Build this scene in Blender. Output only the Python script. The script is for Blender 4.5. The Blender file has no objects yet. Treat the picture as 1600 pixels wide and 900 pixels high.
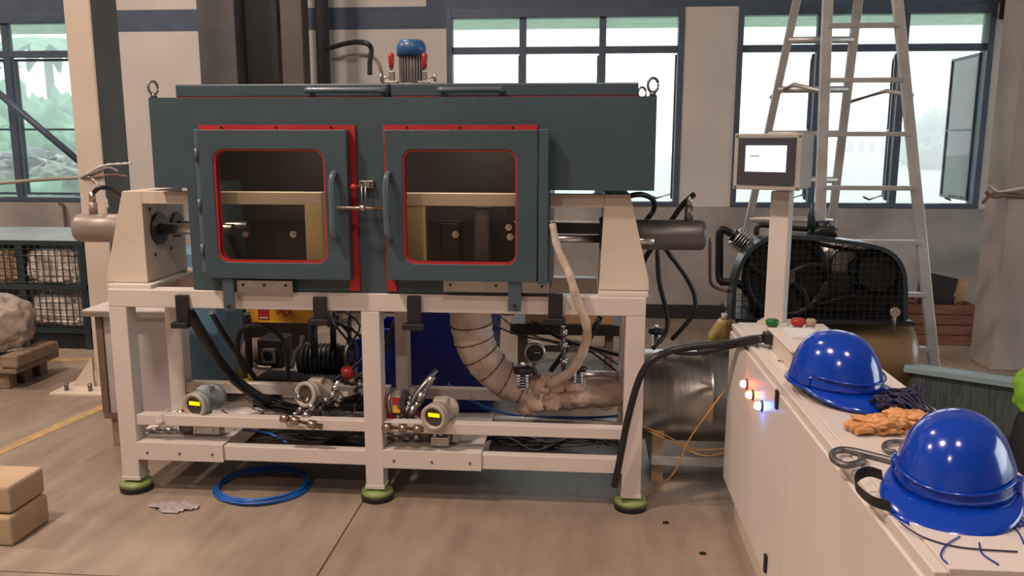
import bpy, bmesh, math, random
from mathutils import Vector, Matrix, noise
PI = math.pi
R = math.radians
random.seed(7)
C = bpy.context.scene.collection
S = bpy.context.scene

# ------------------------------------------------------------------ camera, sky, lamps, exposure
F_PX, PITCH, YAW, ROLL, EYE = 1300.0, 9.97, 4.84, 0.08, 1.6
cd = bpy.data.cameras.new('camera'); cam = bpy.data.objects.new('camera', cd); C.objects.link(cam)
cd.sensor_width = 36; cd.lens = 36 * F_PX / 1600; cd.clip_start = 0.05; cd.clip_end = 300
p_, y_, r_ = R(PITCH), R(YAW), R(ROLL)
FW = Vector((-math.sin(y_) * math.cos(p_), math.cos(y_) * math.cos(p_), -math.sin(p_)))
RT0 = Vector((math.cos(y_), math.sin(y_), 0)); UP0 = RT0.cross(FW)
RT = RT0 * math.cos(r_) + UP0 * math.sin(r_); UP = UP0 * math.cos(r_) - RT0 * math.sin(r_)
cam.matrix_world = Matrix(((RT.x, UP.x, -FW.x, 0), (RT.y, UP.y, -FW.y, 0), (RT.z, UP.z, -FW.z, EYE), (0, 0, 0, 1)))
S.camera = cam
S.view_settings.view_transform = 'Standard'; S.view_settings.look = 'None'
S.view_settings.gamma = 1; S.view_settings.use_curve_mapping = False
S.view_settings.exposure = 0.0

w = bpy.data.worlds.new('overcast'); S.world = w; w.use_nodes = True
bg = w.node_tree.nodes['Background']; bg.inputs[0].default_value = (0.86, 0.95, 1.0, 1); bg.inputs[1].default_value = 5.0

def area(name, loc, size, power, col, rot=(0, 0, 0), sy=None):
    l = bpy.data.lights.new(name, 'AREA'); l.energy = power; l.color = col; l.size = size
    if sy: l.shape = 'RECTANGLE'; l.size_y = sy
    o = bpy.data.objects.new(name, l); C.objects.link(o); o.location = loc; o.rotation_euler = rot
    return o
WARM = (1.0, 0.80, 0.67)
for i, (x, y, e) in enumerate([(-3.0, 1.2, 290), (0.6, -0.6, 120), (-3.5, -4.2, 220), (-7.0, 3.5, 250), (-2.8, 5.2, 95)]):
    area('high_bay_lamp', (x, y, 6.0), 0.45, e, WARM)

# ------------------------------------------------------------------ helpers
def at(px, py, Y=None, Z=None, X=None):
    d = (px - 800) / F_PX * RT - (py - 450) / F_PX * UP + FW
    if Y is not None: t = Y / d.y
    elif Z is not None: t = (Z - EYE) / d.z
    else: t = X / d.x
    return Vector((0, 0, EYE)) + d * t

def mat(name, col, rough=0.5, metal=0.0, col2=None, scale=6, bump=0.0, bscale=60, emit=None, estr=0, coat=0, stretch=None, detail=4, contrast=(0.4, 0.65)):
    m = bpy.data.materials.new(name); m.use_nodes = True; nt = m.node_tree; b = nt.nodes['Principled BSDF']
    b.inputs['Base Color'].default_value = (*col, 1); b.inputs['Roughness'].default_value = rough; b.inputs['Metallic'].default_value = metal
    tc = nt.nodes.new('ShaderNodeTexCoord'); src = tc.outputs['Object']
    if stretch:
        mp = nt.nodes.new('ShaderNodeMapping'); mp.inputs['Scale'].default_value = stretch; nt.links.new(src, mp.inputs[0]); src = mp.outputs[0]
    if col2 is None: col2 = tuple(c * 0.82 for c in col)
    n = nt.nodes.new('ShaderNodeTexNoise'); n.inputs['Scale'].default_value = scale; n.inputs['Detail'].default_value = detail; nt.links.new(src, n.inputs[0])
    r = nt.nodes.new('ShaderNodeValToRGB'); r.color_ramp.elements[0].position = contrast[0]; r.color_ramp.elements[1].position = contrast[1]
    r.color_ramp.elements[0].color = (*col2, 1); r.color_ramp.elements[1].color = (*col, 1)
    nt.links.new(n.outputs[0], r.inputs[0]); nt.links.new(r.outputs[0], b.inputs['Base Color'])
    if bump:
        n2 = nt.nodes.new('ShaderNodeTexNoise'); n2.inputs['Scale'].default_value = bscale; n2.inputs['Detail'].default_value = 3; nt.links.new(src, n2.inputs[0])
        bp = nt.nodes.new('ShaderNodeBump'); bp.inputs['Strength'].default_value = bump; bp.inputs['Distance'].default_value = 0.01
        nt.links.new(n2.outputs[0], bp.inputs['Height']); nt.links.new(bp.outputs[0], b.inputs['Normal'])
    if emit: b.inputs['Emission Color'].default_value = (*emit, 1); b.inputs['Emission Strength'].default_value = estr
    if coat: b.inputs['Coat Weight'].default_value = coat; b.inputs['Coat Roughness'].default_value = 0.08
    return m

def glass(name, tint, refl=1.0, veil=0, ior=1.5):
    m = bpy.data.materials.new(name); m.use_nodes = True; nt = m.node_tree; nt.nodes.clear()
    o = nt.nodes.new('ShaderNodeOutputMaterial'); t = nt.nodes.new('ShaderNodeBsdfTransparent'); g = nt.nodes.new('ShaderNodeBsdfGlossy')
    t.inputs[0].default_value = (*tint, 1); g.inputs['Roughness'].default_value = 0.02; g.inputs[0].default_value = (refl, refl, refl, 1)
    f = nt.nodes.new('ShaderNodeFresnel'); f.inputs[0].default_value = ior
    mx = nt.nodes.new('ShaderNodeMixShader'); nt.links.new(f.outputs[0], mx.inputs[0]); nt.links.new(t.outputs[0], mx.inputs[1]); nt.links.new(g.outputs[0], mx.inputs[2])
    if veil:   # translucent veil mixed in to imitate haze over the view
        tr = nt.nodes.new('ShaderNodeBsdfTranslucent'); tr.inputs[0].default_value = (0.8, 0.9, 0.85, 1); m2 = nt.nodes.new('ShaderNodeMixShader'); m2.inputs[0].default_value = veil
        nt.links.new(mx.outputs[0], m2.inputs[1]); nt.links.new(tr.outputs[0], m2.inputs[2]); mx = m2
    nt.links.new(mx.outputs[0], o.inputs[0]); return m

def box(bm, a, b, mi=0, rot=None):
    a = Vector(a); b = Vector(b)
    lo = Vector([min(a[i], b[i]) for i in range(3)]); hi = Vector([max(a[i], b[i]) for i in range(3)])
    vs = [bm.verts.new((x, y, z)) for x in (lo.x, hi.x) for y in (lo.y, hi.y) for z in (lo.z, hi.z)]
    if rot:
        c, M = rot
        for v in vs: v.co = M @ (v.co - Vector(c)) + Vector(c)
    for q in ((0, 1, 3, 2), (4, 6, 7, 5), (0, 4, 5, 1), (2, 3, 7, 6), (0, 2, 6, 4), (1, 5, 7, 3)):
        f = bm.faces.new([vs[i] for i in q]); f.material_index = mi
    return vs

def frame_of(d):
    d = d.normalized(); u = Vector((0, 0, 1)) if abs(d.z) < 0.9 else Vector((1, 0, 0))
    s = d.cross(u).normalized(); return s, s.cross(d).normalized()

def cyl(bm, a, b, r, r2=None, seg=24, cap=True, smooth=True):
    a = Vector(a); b = Vector(b); r2 = r if r2 is None else r2; s, t = frame_of(b - a)
    A = [bm.verts.new(a + (s * math.cos(2 * PI * k / seg) + t * math.sin(2 * PI * k / seg)) * r) for k in range(seg)]
    B = [bm.verts.new(b + (s * math.cos(2 * PI * k / seg) + t * math.sin(2 * PI * k / seg)) * r2) for k in range(seg)]
    for k in range(seg):
        f = bm.faces.new((A[k], B[k], B[(k + 1) % seg], A[(k + 1) % seg])); f.smooth = smooth
    if cap: bm.faces.new(A); bm.faces.new(B[::-1])

def lathe(bm, a, axis, prof, seg=28):
    """prof: list of (distance along axis, radius)"""
    a = Vector(a); d = Vector(axis).normalized(); s, t = frame_of(d); rows = []
    for (h, r) in prof:
        if r < 1e-5: rows.append([bm.verts.new(a + d * h)])
        else: rows.append([bm.verts.new(a + d * h + (s * math.cos(2 * PI * k / seg) + t * math.sin(2 * PI * k / seg)) * r) for k in range(seg)])
    for P, Q in zip(rows, rows[1:]):
        for k in range(seg):
            k2 = (k + 1) % seg
            if len(P) == 1 and len(Q) == 1: continue
            if len(P) == 1: f = bm.faces.new((P[0], Q[k], Q[k2]))
            elif len(Q) == 1: f = bm.faces.new((P[k], Q[0], P[k2]))
            else: f = bm.faces.new((P[k], Q[k], Q[k2], P[k2]))
            f.smooth = True
    if len(rows[0]) > 1: bm.faces.new(rows[0])
    if len(rows[-1]) > 1: bm.faces.new(rows[-1][::-1])

def smooth_path(pts, n=6, closed=False):
    P = [Vector(p) for p in pts]; out = []
    m = len(P); rng = range(m if closed else m - 1)
    for i in rng:
        if closed: p0, p1, p2, p3 = P[(i - 1) % m], P[i], P[(i + 1) % m], P[(i + 2) % m]
        else: p0, p1, p2, p3 = P[max(i - 1, 0)], P[i], P[i + 1], P[min(i + 2, m - 1)]
        for k in range(n):
            t = k / n
            out.append(0.5 * ((2 * p1) + (p2 - p0) * t + (2 * p0 - 5 * p1 + 4 * p2 - p3) * t * t + (3 * p1 - p0 - 3 * p2 + p3) * t ** 3))
    if not closed: out.append(P[-1])
    return out

def tube(bm, pts, r, seg=10, n=6, smooth=True, closed=False, rfun=None):
    P = smooth_path(pts, n, closed) if smooth else [Vector(p) for p in pts]
    rows = []; prev = None; m = len(P)
    for i, p in enumerate(P):
        if closed: d = P[(i + 1) % m] - P[i - 1]
        else: d = P[min(i + 1, m - 1)] - P[max(i - 1, 0)]
        d.normalize()
        if prev is None: s, t = frame_of(d)
        else:
            s = prev - d * prev.dot(d); s.normalize(); t = d.cross(s)
        prev = s; rr = rfun(i / (m - 1), i) * r if rfun else r
        rows.append([bm.verts.new(p + (s * math.cos(2 * PI * k / seg) + t * math.sin(2 * PI * k / seg)) * rr) for k in range(seg)])
    for i in range(m if closed else m - 1):
        A = rows[i]; B = rows[(i + 1) % m]
        for k in range(seg):
            f = bm.faces.new((A[k], A[(k + 1) % seg], B[(k + 1) % seg], B[k])); f.smooth = True
    if not closed: bm.faces.new(rows[0][::-1]); bm.faces.new(rows[-1])

def prism(bm, poly, axis, lo, hi):
    """poly: 2D points; axis 'x': (y,z) extruded along x, 'y': (x,z), 'z': (x,y)"""
    def v(p, h): return {'x': (h, p[0], p[1]), 'y': (p[0], h, p[1]), 'z': (p[0], p[1], h)}[axis]
    A = [bm.verts.new(v(p, lo)) for p in poly]; B = [bm.verts.new(v(p, hi)) for p in poly]; n = len(poly)
    bm.faces.new(A); bm.faces.new(B[::-1])
    for k in range(n): bm.faces.new((A[k], B[k], B[(k + 1) % n], A[(k + 1) % n]))

def rrect(cx, cz, hw, hh, r, n=6):
    out = []
    for (sx, sz, a0) in ((1, 1, 0), (-1, 1, 90), (-1, -1, 180), (1, -1, 270)):
        for k in range(n + 1):
            a = R(a0 + 90 * k / n); out.append((cx + sx * (hw - r) + r * math.cos(a), cz + sz * (hh - r) + r * math.sin(a)))
    return out

def ring_prism(bm, outer, inner, axis, lo, hi):
    """outer and inner loops with the same number of points"""
    def v(p, h): return bm.verts.new({'x': (h, p[0], p[1]), 'y': (p[0], h, p[1]), 'z': (p[0], p[1], h)}[axis])
    L = [[v(p, h) for p in loop] for loop, h in ((outer, lo), (inner, lo), (inner, hi), (outer, hi))]; n = len(outer)
    for a in range(4):
        A, B = L[a], L[(a + 1) % 4]
        for k in range(n): bm.faces.new((A[k], A[(k + 1) % n], B[(k + 1) % n], B[k]))

def blob(bm, c, s, seed=0, amp=0.15, freq=3.0, sub=4, sq=0.6, flat=None):
    r = bmesh.ops.create_icosphere(bm, subdivisions=sub, radius=1.0)
    for v in r['verts']:
        d = v.co.normalized(); q = Vector([math.copysign(abs(d[i]) ** sq, d[i]) for i in range(3)])
        k = 1 + amp * noise.fractal(d * freq + Vector((seed * 7.3, seed * 3.1, seed)), 0.8, 2.1, 4)
        v.co = Vector((q.x * s[0], q.y * s[1], q.z * s[2])) * k + Vector(c)
        if flat is not None and v.co.z < flat: v.co.z = flat
    for v in r['verts']:
        for f in v.link_faces: f.smooth = True

ROOT = {}
def thing(name, label, cat, loc, group=None):
    o = bpy.data.objects.new(name, None); C.objects.link(o); o.location = loc; o.empty_display_size = 0.05
    o['label'] = label; o['category'] = cat
    if group: o['group'] = group
    ROOT[o.name] = Vector(loc); return o

def mk(name, bm, m, parent=None, bevel=0, label=None, cat=None, group=None, kind=None, seg=2):
    me = bpy.data.meshes.new(name)
    bmesh.ops.recalc_face_normals(bm, faces=bm.faces[:])
    vs = [v.co for v in bm.verts]
    if parent is None:
        lo = Vector([min(v[i] for v in vs) for i in range(3)]); hi = Vector([max(v[i] for v in vs) for i in range(3)])
        org = Vector(((lo.x + hi.x) / 2, (lo.y + hi.y) / 2, lo.z))
    else: org = ROOT[parent.name]
    for v in bm.verts: v.co -= org
    bm.to_mesh(me); bm.free()
    for q in (m if isinstance(m, (list, tuple)) else [m]): me.materials.append(q)
    o = bpy.data.objects.new(name, me); C.objects.link(o)
    if parent is None: o.location = org
    else: o.parent = parent
    ROOT[o.name] = org
    if bevel:
        b = o.modifiers.new('bevel', 'BEVEL'); b.width = bevel; b.segments = seg; b.limit_method = 'ANGLE'; b.angle_limit = R(40); b.harden_normals = False
    if label: o['label'] = label
    if cat: o['category'] = cat
    if group: o['group'] = group
    if kind: o['kind'] = kind
    return o
def B(): return bmesh.new()
def bx(name, a, b, m, parent=None, bevel=0, **k):
    bm = B(); box(bm, a, b); return mk(name, bm, m, parent, bevel, **k)
def cy(name, a, b, r, m, parent=None, r2=None, seg=24, **k):
    bm = B(); cyl(bm, a, b, r, r2, seg); return mk(name, bm, m, parent, **k)
def tb(name, pts, r, m, parent=None, seg=10, n=6, smooth=True, closed=False, rfun=None, **k):
    bm = B(); tube(bm, pts, r, seg, n, smooth, closed, rfun); return mk(name, bm, m, parent, **k)
def pp(*pts): return [at(a, b, Y=c) for a, b, c in pts]

# ------------------------------------------------------------------ materials
M = {}
M['wall'] = mat('warm_white_plaster', (0.58, 0.55, 0.525), 0.85, col2=(0.53, 0.50, 0.475), scale=1.5, bump=0.15, bscale=40)
M['wall_low'] = mat('soiled_plaster', (0.37, 0.34, 0.32), 0.85, col2=(0.25, 0.23, 0.215), scale=2.2, bump=0.2, bscale=40)
M['band'] = mat('blue_grey_paint', (0.07, 0.10, 0.16), 0.7)
M['skirt'] = mat('black_skirting_paint', (0.02, 0.019, 0.022), 0.6)
M['winframe'] = mat('navy_window_steel', (0.07, 0.10, 0.15), 0.45)
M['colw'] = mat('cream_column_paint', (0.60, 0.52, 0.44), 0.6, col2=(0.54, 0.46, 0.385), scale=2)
M['colr'] = mat('dimmed_beige_column_paint', (0.36, 0.32, 0.29), 0.7, col2=(0.30, 0.26, 0.235), scale=2)  # beige darkened to imitate weaker lamp light on the right column
M['colside'] = mat('shaded_column_grey', (0.15, 0.15, 0.14), 0.6)  # grey put on the left column's side to stand for its shade
M['stanch'] = mat('brown_grey_paint', (0.10, 0.085, 0.08), 0.6)
M['colgrey'] = mat('grey_column_paint', (0.10, 0.10, 0.105), 0.55)
M['black'] = mat('black_rubber', (0.012, 0.012, 0.014), 0.45)
M['blackmetal'] = mat('black_enamel', (0.014, 0.015, 0.017), 0.42)
M['guard'] = mat('blue_black_enamel', (0.028, 0.045, 0.055), 0.3)
M['concrete'] = None
M['frame'] = mat('cream_white_enamel', (0.66, 0.60, 0.56), 0.4, col2=(0.62, 0.56, 0.52), scale=3)
M['cream'] = mat('cream_enamel', (0.66, 0.57, 0.48), 0.45, col2=(0.60, 0.51, 0.42), scale=3, bump=0.05)
M['creaminner'] = mat('lit_cream_enamel', (0.72, 0.60, 0.34), 0.45)  # cream enamel made brighter and yellower to imitate light inside the chamber
M['teal'] = mat('hammered_teal_enamel', (0.049, 0.083, 0.103), 0.36, col2=(0.043, 0.074, 0.092), scale=4, bump=0.25, bscale=160)
M['teal2'] = mat('plain_teal_enamel', (0.057, 0.093, 0.113), 0.35, col2=(0.05, 0.082, 0.1), scale=5)
M['handle'] = mat('grey_blue_handle_paint', (0.10, 0.13, 0.165), 0.25)
M['red'] = mat('red_silicone_gasket', (0.50, 0.02, 0.022), 0.5)
M['redcap'] = mat('red_plastic', (0.45, 0.02, 0.02), 0.35)
M['steel'] = mat('brushed_steel', (0.50, 0.48, 0.46), 0.35, 1.0, scale=20)
M['chrome'] = mat('chrome', (0.85, 0.82, 0.80), 0.30, 1.0)
M['darksteel'] = mat('dark_steel', (0.20, 0.19, 0.185), 0.45, 0.8)
M['cylinder'] = mat('grey_brown_cylinder_paint', (0.30, 0.255, 0.23), 0.4, 0.2)
M['vessel'] = mat('rolled_stainless', (0.52, 0.49, 0.46), 0.33, 1.0, col2=(0.42, 0.39, 0.36), scale=3, stretch=(12, 1, 1), bump=0.06, bscale=8)
M['inside'] = mat('dark_maroon_interior', (0.018, 0.010, 0.009), 0.5)
M['wrap'] = mat('dusty_insulation_tape', (0.74, 0.62, 0.52), 0.85, col2=(0.54, 0.42, 0.34), scale=9, bump=0.6, bscale=35)
M['wrap_plaster'] = mat('lumpy_insulation_plaster', (0.80, 0.62, 0.50), 0.9, col2=(0.55, 0.37, 0.28), scale=10, bump=0.8, bscale=30)
M['foot'] = mat('lime_green_rubber', (0.25, 0.32, 0.10), 0.5, col2=(0.17, 0.22, 0.07), scale=12)
M['orange'] = mat('orange_yellow_board', (0.85, 0.42, 0.02), 0.5)
M['card'] = mat('brown_cardboard', (0.42, 0.26, 0.13), 0.85)
M['cratewood'] = mat('reddish_packing_wood', (0.20, 0.085, 0.045), 0.8, col2=(0.13, 0.05, 0.028), scale=5, stretch=(1, 1, 8))
M['wood'] = mat('weathered_pallet_wood', (0.30, 0.22, 0.15), 0.85, col2=(0.2, 0.14, 0.095), scale=6, stretch=(1, 8, 8), bump=0.3)
M['board'] = mat('beige_packing_board', (0.46, 0.33, 0.22), 0.85, col2=(0.38, 0.27, 0.175), scale=4)
M['plastic_wrap'] = mat('dull_plastic_wrapping', (0.42, 0.36, 0.31), 0.4, col2=(0.30, 0.25, 0.21), scale=7, bump=0.5, bscale=14)
M['sack'] = mat('white_woven_sack', (0.85, 0.77, 0.70), 0.7, col2=(0.46, 0.38, 0.32), scale=7, bump=0.5, bscale=18)
M['sheet'] = mat('pale_blue_grey_sheet', (0.30, 0.37, 0.37), 0.5, col2=(0.25, 0.31, 0.31), scale=3)
M['tabtop'] = mat('worn_white_top', (0.62, 0.58, 0.56), 0.35)
M['tabside'] = mat('white_side_panel', (0.50, 0.46, 0.46), 0.5, col2=(0.44, 0.40, 0.40), scale=3)
M['rust'] = mat('rusty_brown_edge', (0.17, 0.11, 0.08), 0.7)
M['bluebox'] = mat('sky_blue_enamel', (0.12, 0.25, 0.36), 0.45)
M['crate'] = mat('bright_blue_plastic', (0.01, 0.05, 0.55), 0.4)
M['drum'] = mat('deep_blue_plastic', (0.008, 0.018, 0.22), 0.4)
M['yellowbag'] = mat('yellow_plastic_bag', (0.75, 0.55, 0.02), 0.4, bump=0.5, bscale=20)
M['bluehose'] = mat('blue_air_hose', (0.01, 0.12, 0.50), 0.3)
M['helmet'] = mat('glossy_blue_plastic', (0.003, 0.045, 0.40), 0.16, col2=(0.003, 0.043, 0.385), scale=8, coat=0.5)
M['glove'] = mat('tan_leather', (0.78, 0.40, 0.18), 0.7, col2=(0.55, 0.25, 0.10), scale=14, bump=0.6, bscale=40)
M['navy'] = mat('navy_cord', (0.015, 0.012, 0.05), 0.6)
M['bluewire'] = mat('blue_wire', (0.01, 0.02, 0.30), 0.4)
M['alu'] = mat('dull_aluminium', (0.58, 0.57, 0.56), 0.45, 0.6)
M['tank_tan'] = mat('tan_tank_paint', (0.21, 0.135, 0.065), 0.3, col2=(0.19, 0.12, 0.06), scale=3)
M['motorblue'] = mat('motor_cowl_blue', (0.03, 0.12, 0.32), 0.35)
M['motorgrey'] = mat('motor_grey_casting', (0.30, 0.27, 0.26), 0.5, 0.3)
M['trans'] = mat('grey_cream_casting', (0.50, 0.45, 0.38), 0.4)
M['transblue'] = mat('grey_blue_casting', (0.33, 0.38, 0.40), 0.35)
M['lcd'] = mat('lit_yellow_display', (0.8, 0.6, 0.0), 0.4, emit=(1.0, 0.72, 0.0), estr=1.3)
M['darkface'] = mat('dark_dial_face', (0.07, 0.06, 0.05), 0.2)
M['brass'] = mat('dull_brass_fitting', (0.40, 0.33, 0.25), 0.35, 0.9)
M['screen'] = mat('lit_white_screen', (0.9, 0.9, 0.9), 0.3, emit=(0.9, 0.97, 1.0), estr=1.6)
M['bezel'] = mat('charcoal_bezel', (0.06, 0.06, 0.08), 0.35)
M['hmibox'] = mat('light_grey_plastic', (0.42, 0.40, 0.38), 0.5)
M['yellowline'] = mat('worn_yellow_floor_paint', (0.46, 0.30, 0.12), 0.7, col2=(0.30, 0.22, 0.13), scale=12, contrast=(0.35, 0.6))
M['green'] = mat('green_plastic', (0.01, 0.14, 0.03), 0.4)
M['jug'] = mat('yellow_oil_jug', (0.55, 0.40, 0.12), 0.3)
M['white'] = mat('white_plastic', (0.75, 0.75, 0.75), 0.4)
M['yellowwire'] = mat('orange_wire', (0.55, 0.28, 0.06), 0.5)
M['clear'] = mat('crumpled_clear_film', (0.40, 0.36, 0.36), 0.25)
M['grass'] = mat('pale_mown_grass', (0.27, 0.35, 0.26), 0.9, col2=(0.225, 0.315, 0.215), scale=0.5)
M['leaf'] = mat('hazy_green_foliage', (0.16, 0.29, 0.17), 0.8, col2=(0.08, 0.16, 0.09), scale=3)
M['hedge'] = mat('bright_hedge_leaves', (0.22, 0.38, 0.12), 0.8)
M['soffit'] = mat('whitewashed_concrete', (0.85, 0.85, 0.83), 0.8)
M['bark'] = mat('grey_bark', (0.22, 0.19, 0.15), 0.9)
M['fluo'] = mat('neon_green_cloth', (0.20, 0.48, 0.02), 0.6)
M['pane'] = glass('window_glass', (0.93, 0.98, 0.97), veil=0.07)
M['doorglass'] = glass('smoked_door_glass', (0.97, 0.95, 0.90), ior=1.33)
M['pane_faint_veil'] = glass('faint_veil_glass', (0.93, 0.98, 0.97), veil=.03)
M['panelclear'] = mat('reflection_streaked_sheet', (0.05, 0.07, 0.075), 0.2, col2=(0.10, 0.12, 0.12), scale=14, stretch=(9, 9, 0.6))  # vertical streaks painted in to imitate reflections
M['edge'] = mat('pale_blue_metal', (0.30, 0.42, 0.47), 0.4)
M['key'] = mat('black_lock', (0.01, 0.01, 0.02), 0.3)
def lampmat(n, c, s): return mat(n, c, 0.3, emit=c, estr=s)
M['lred'] = lampmat('lit_red_lens', (1.0, 0.10, 0.06), 30); M['lor'] = lampmat('lit_orange_lens', (1.0, 0.40, 0.10), 22); M['lblue'] = lampmat('lit_blue_lens', (0.08, 0.25, 1.0), 60)

# floor material: worn concrete with soft scuffs
m = bpy.data.materials.new('worn_concrete'); m.use_nodes = True; nt = m.node_tree; b = nt.nodes['Principled BSDF']
tc = nt.nodes.new('ShaderNodeTexCoord')
n1 = nt.nodes.new('ShaderNodeTexNoise'); n1.inputs['Scale'].default_value = 0.9; n1.inputs['Detail'].default_value = 6; n1.inputs['Roughness'].default_value = 0.6; nt.links.new(tc.outputs['Object'], n1.inputs[0])
r1 = nt.nodes.new('ShaderNodeValToRGB'); e = r1.color_ramp.elements; e[0].position = 0.3; e[0].color = (0.22, 0.17, 0.13, 1); e[1].position = 0.7; e[1].color = (0.37, 0.30, 0.235, 1)
nt.links.new(n1.outputs[0], r1.inputs[0])
mp = nt.nodes.new('ShaderNodeMapping'); mp.inputs['Scale'].default_value = (6, 1.2, 1); mp.inputs['Rotation'].default_value = (0, 0, R(55)); nt.links.new(tc.outputs['Object'], mp.inputs[0])
n2 = nt.nodes.new('ShaderNodeTexNoise'); n2.inputs['Scale'].default_value = 2.0; n2.inputs['Detail'].default_value = 5; nt.links.new(mp.outputs[0], n2.inputs[0])
mx = nt.nodes.new('ShaderNodeMix'); mx.data_type = 'RGBA'; mx.blend_type = 'MULTIPLY'; mx.inputs[0].default_value = 0.5
r2 = nt.nodes.new('ShaderNodeValToRGB'); r2.color_ramp.elements[0].position = 0.35; r2.color_ramp.elements[0].color = (0.6, 0.6, 0.6, 1); r2.color_ramp.elements[1].position = 0.6
nt.links.new(n2.outputs[0], r2.inputs[0]); nt.links.new(r1.outputs[0], mx.inputs[6]); nt.links.new(r2.outputs[0], mx.inputs[7]); nt.links.new(mx.outputs[2], b.inputs['Base Color'])
r3 = nt.nodes.new('ShaderNodeMapRange'); r3.inputs[3].default_value = 0.38; r3.inputs[4].default_value = 0.6; nt.links.new(n1.outputs[0], r3.inputs[0]); nt.links.new(r3.outputs[0], b.inputs['Roughness'])
n4 = nt.nodes.new('ShaderNodeTexNoise'); n4.inputs['Scale'].default_value = 50; n4.inputs['Detail'].default_value = 5; nt.links.new(tc.outputs['Object'], n4.inputs[0])
bp = nt.nodes.new('ShaderNodeBump'); bp.inputs['Strength'].default_value = 0.15; bp.inputs['Distance'].default_value = 0.004; nt.links.new(n4.outputs[0], bp.inputs['Height']); nt.links.new(bp.outputs[0], b.inputs['Normal'])
M['concrete'] = m

# ------------------------------------------------------------------ the setting
W = 7.6
def struct(name, bm, m, bevel=0): return mk(name, bm, m, None, bevel, kind='structure')
# floor in cast bays with narrow recessed joints
fl = B(); xs = [-12, -8.3, -4.6, -0.967, 2.7, 6.4, 10]; ys = [-10, -5, -1.1, 2.74, 6.6, W + 0.25]
for i in range(len(xs) - 1):
    for j in range(len(ys) - 1): box(fl, (xs[i] + .004, ys[j] + .004, -0.15), (xs[i + 1] - .004, ys[j + 1] - .004, 0))
box(fl, (-12, -10, -0.25), (10, W + .25, -0.008))
struct('floor', fl, M['concrete'], 0.003)
bm = B(); box(bm, (-12, -10, 6.8), (10, W + .25, 7.0)); struct('ceiling', bm, M['wall'])
bm = B(); box(bm, (-12.2, -10, 0), (-12, W + .25, 7)); struct('wall_left', bm, M['wall'])
bm = B(); box(bm, (10, -10, 0), (10.2, 0.5, 7)); box(bm, (10, 6.0, 0), (10.2, W + .25, 7)); box(bm, (10, 0.5, 4.2), (10.2, 6.0, 7)); struct('wall_right', bm, M['wall'])  # door opening added out of view to let in cool daylight
bm = B(); box(bm, (-12, -10.2, 0), (10, -10, 7)); struct('wall_behind', bm, M['wall'])
# back wall with three window openings; slot 0 wall, 1 blue band, 2 soiled lower wall
SILL, HEAD = 1.03, 2.75
wins = [(-7.9, -4.55), (-1.232, 0.857), (1.312, 3.44)]
bw = B(); T = 0.24
def wb(x0, x1, z0, z1, mi): box(bw, (x0, W, z0), (x1, W + T, z1), mi)
piers = [(-12, -7.9), (-4.55, -1.232), (0.857, 1.312), (3.44, 10)]
wb(-12, 10, 0, SILL, 2)
for i, (a, b2) in enumerate(piers):
    if i == 1:
        wb(a, b2, SILL, 2.588, 0); wb(a, b2, 2.588, HEAD, 1)
    elif i == 0: wb(a, b2, SILL, 2.588, 0); wb(a, b2, 2.588, HEAD, 1)
    else: wb(a, b2, SILL, HEAD, 0)
wb(-12, -4.55, HEAD, 3.4, 1); wb(-4.55, -1.41, HEAD, 2.78, 1); wb(-1.41, 10, HEAD, 3.4, 1); wb(-4.55, -1.41, 2.78, 3.4, 0)
wb(-12, 10, 3.4, 7, 0)
mk('wall_back', bw, [M['wall'], M['band'], M['wall_low']], kind='structure')
bm = B(); box(bm, (-12, W - 0.012, 0), (10, W, 0.13)); struct('baseboard_back', bm, M['skirt'])
bm = B(); box(bm, (3.46, W - .09, 2.62), (3.62, W, 2.9)); struct('trim_1', bm, M['skirt'])

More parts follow.
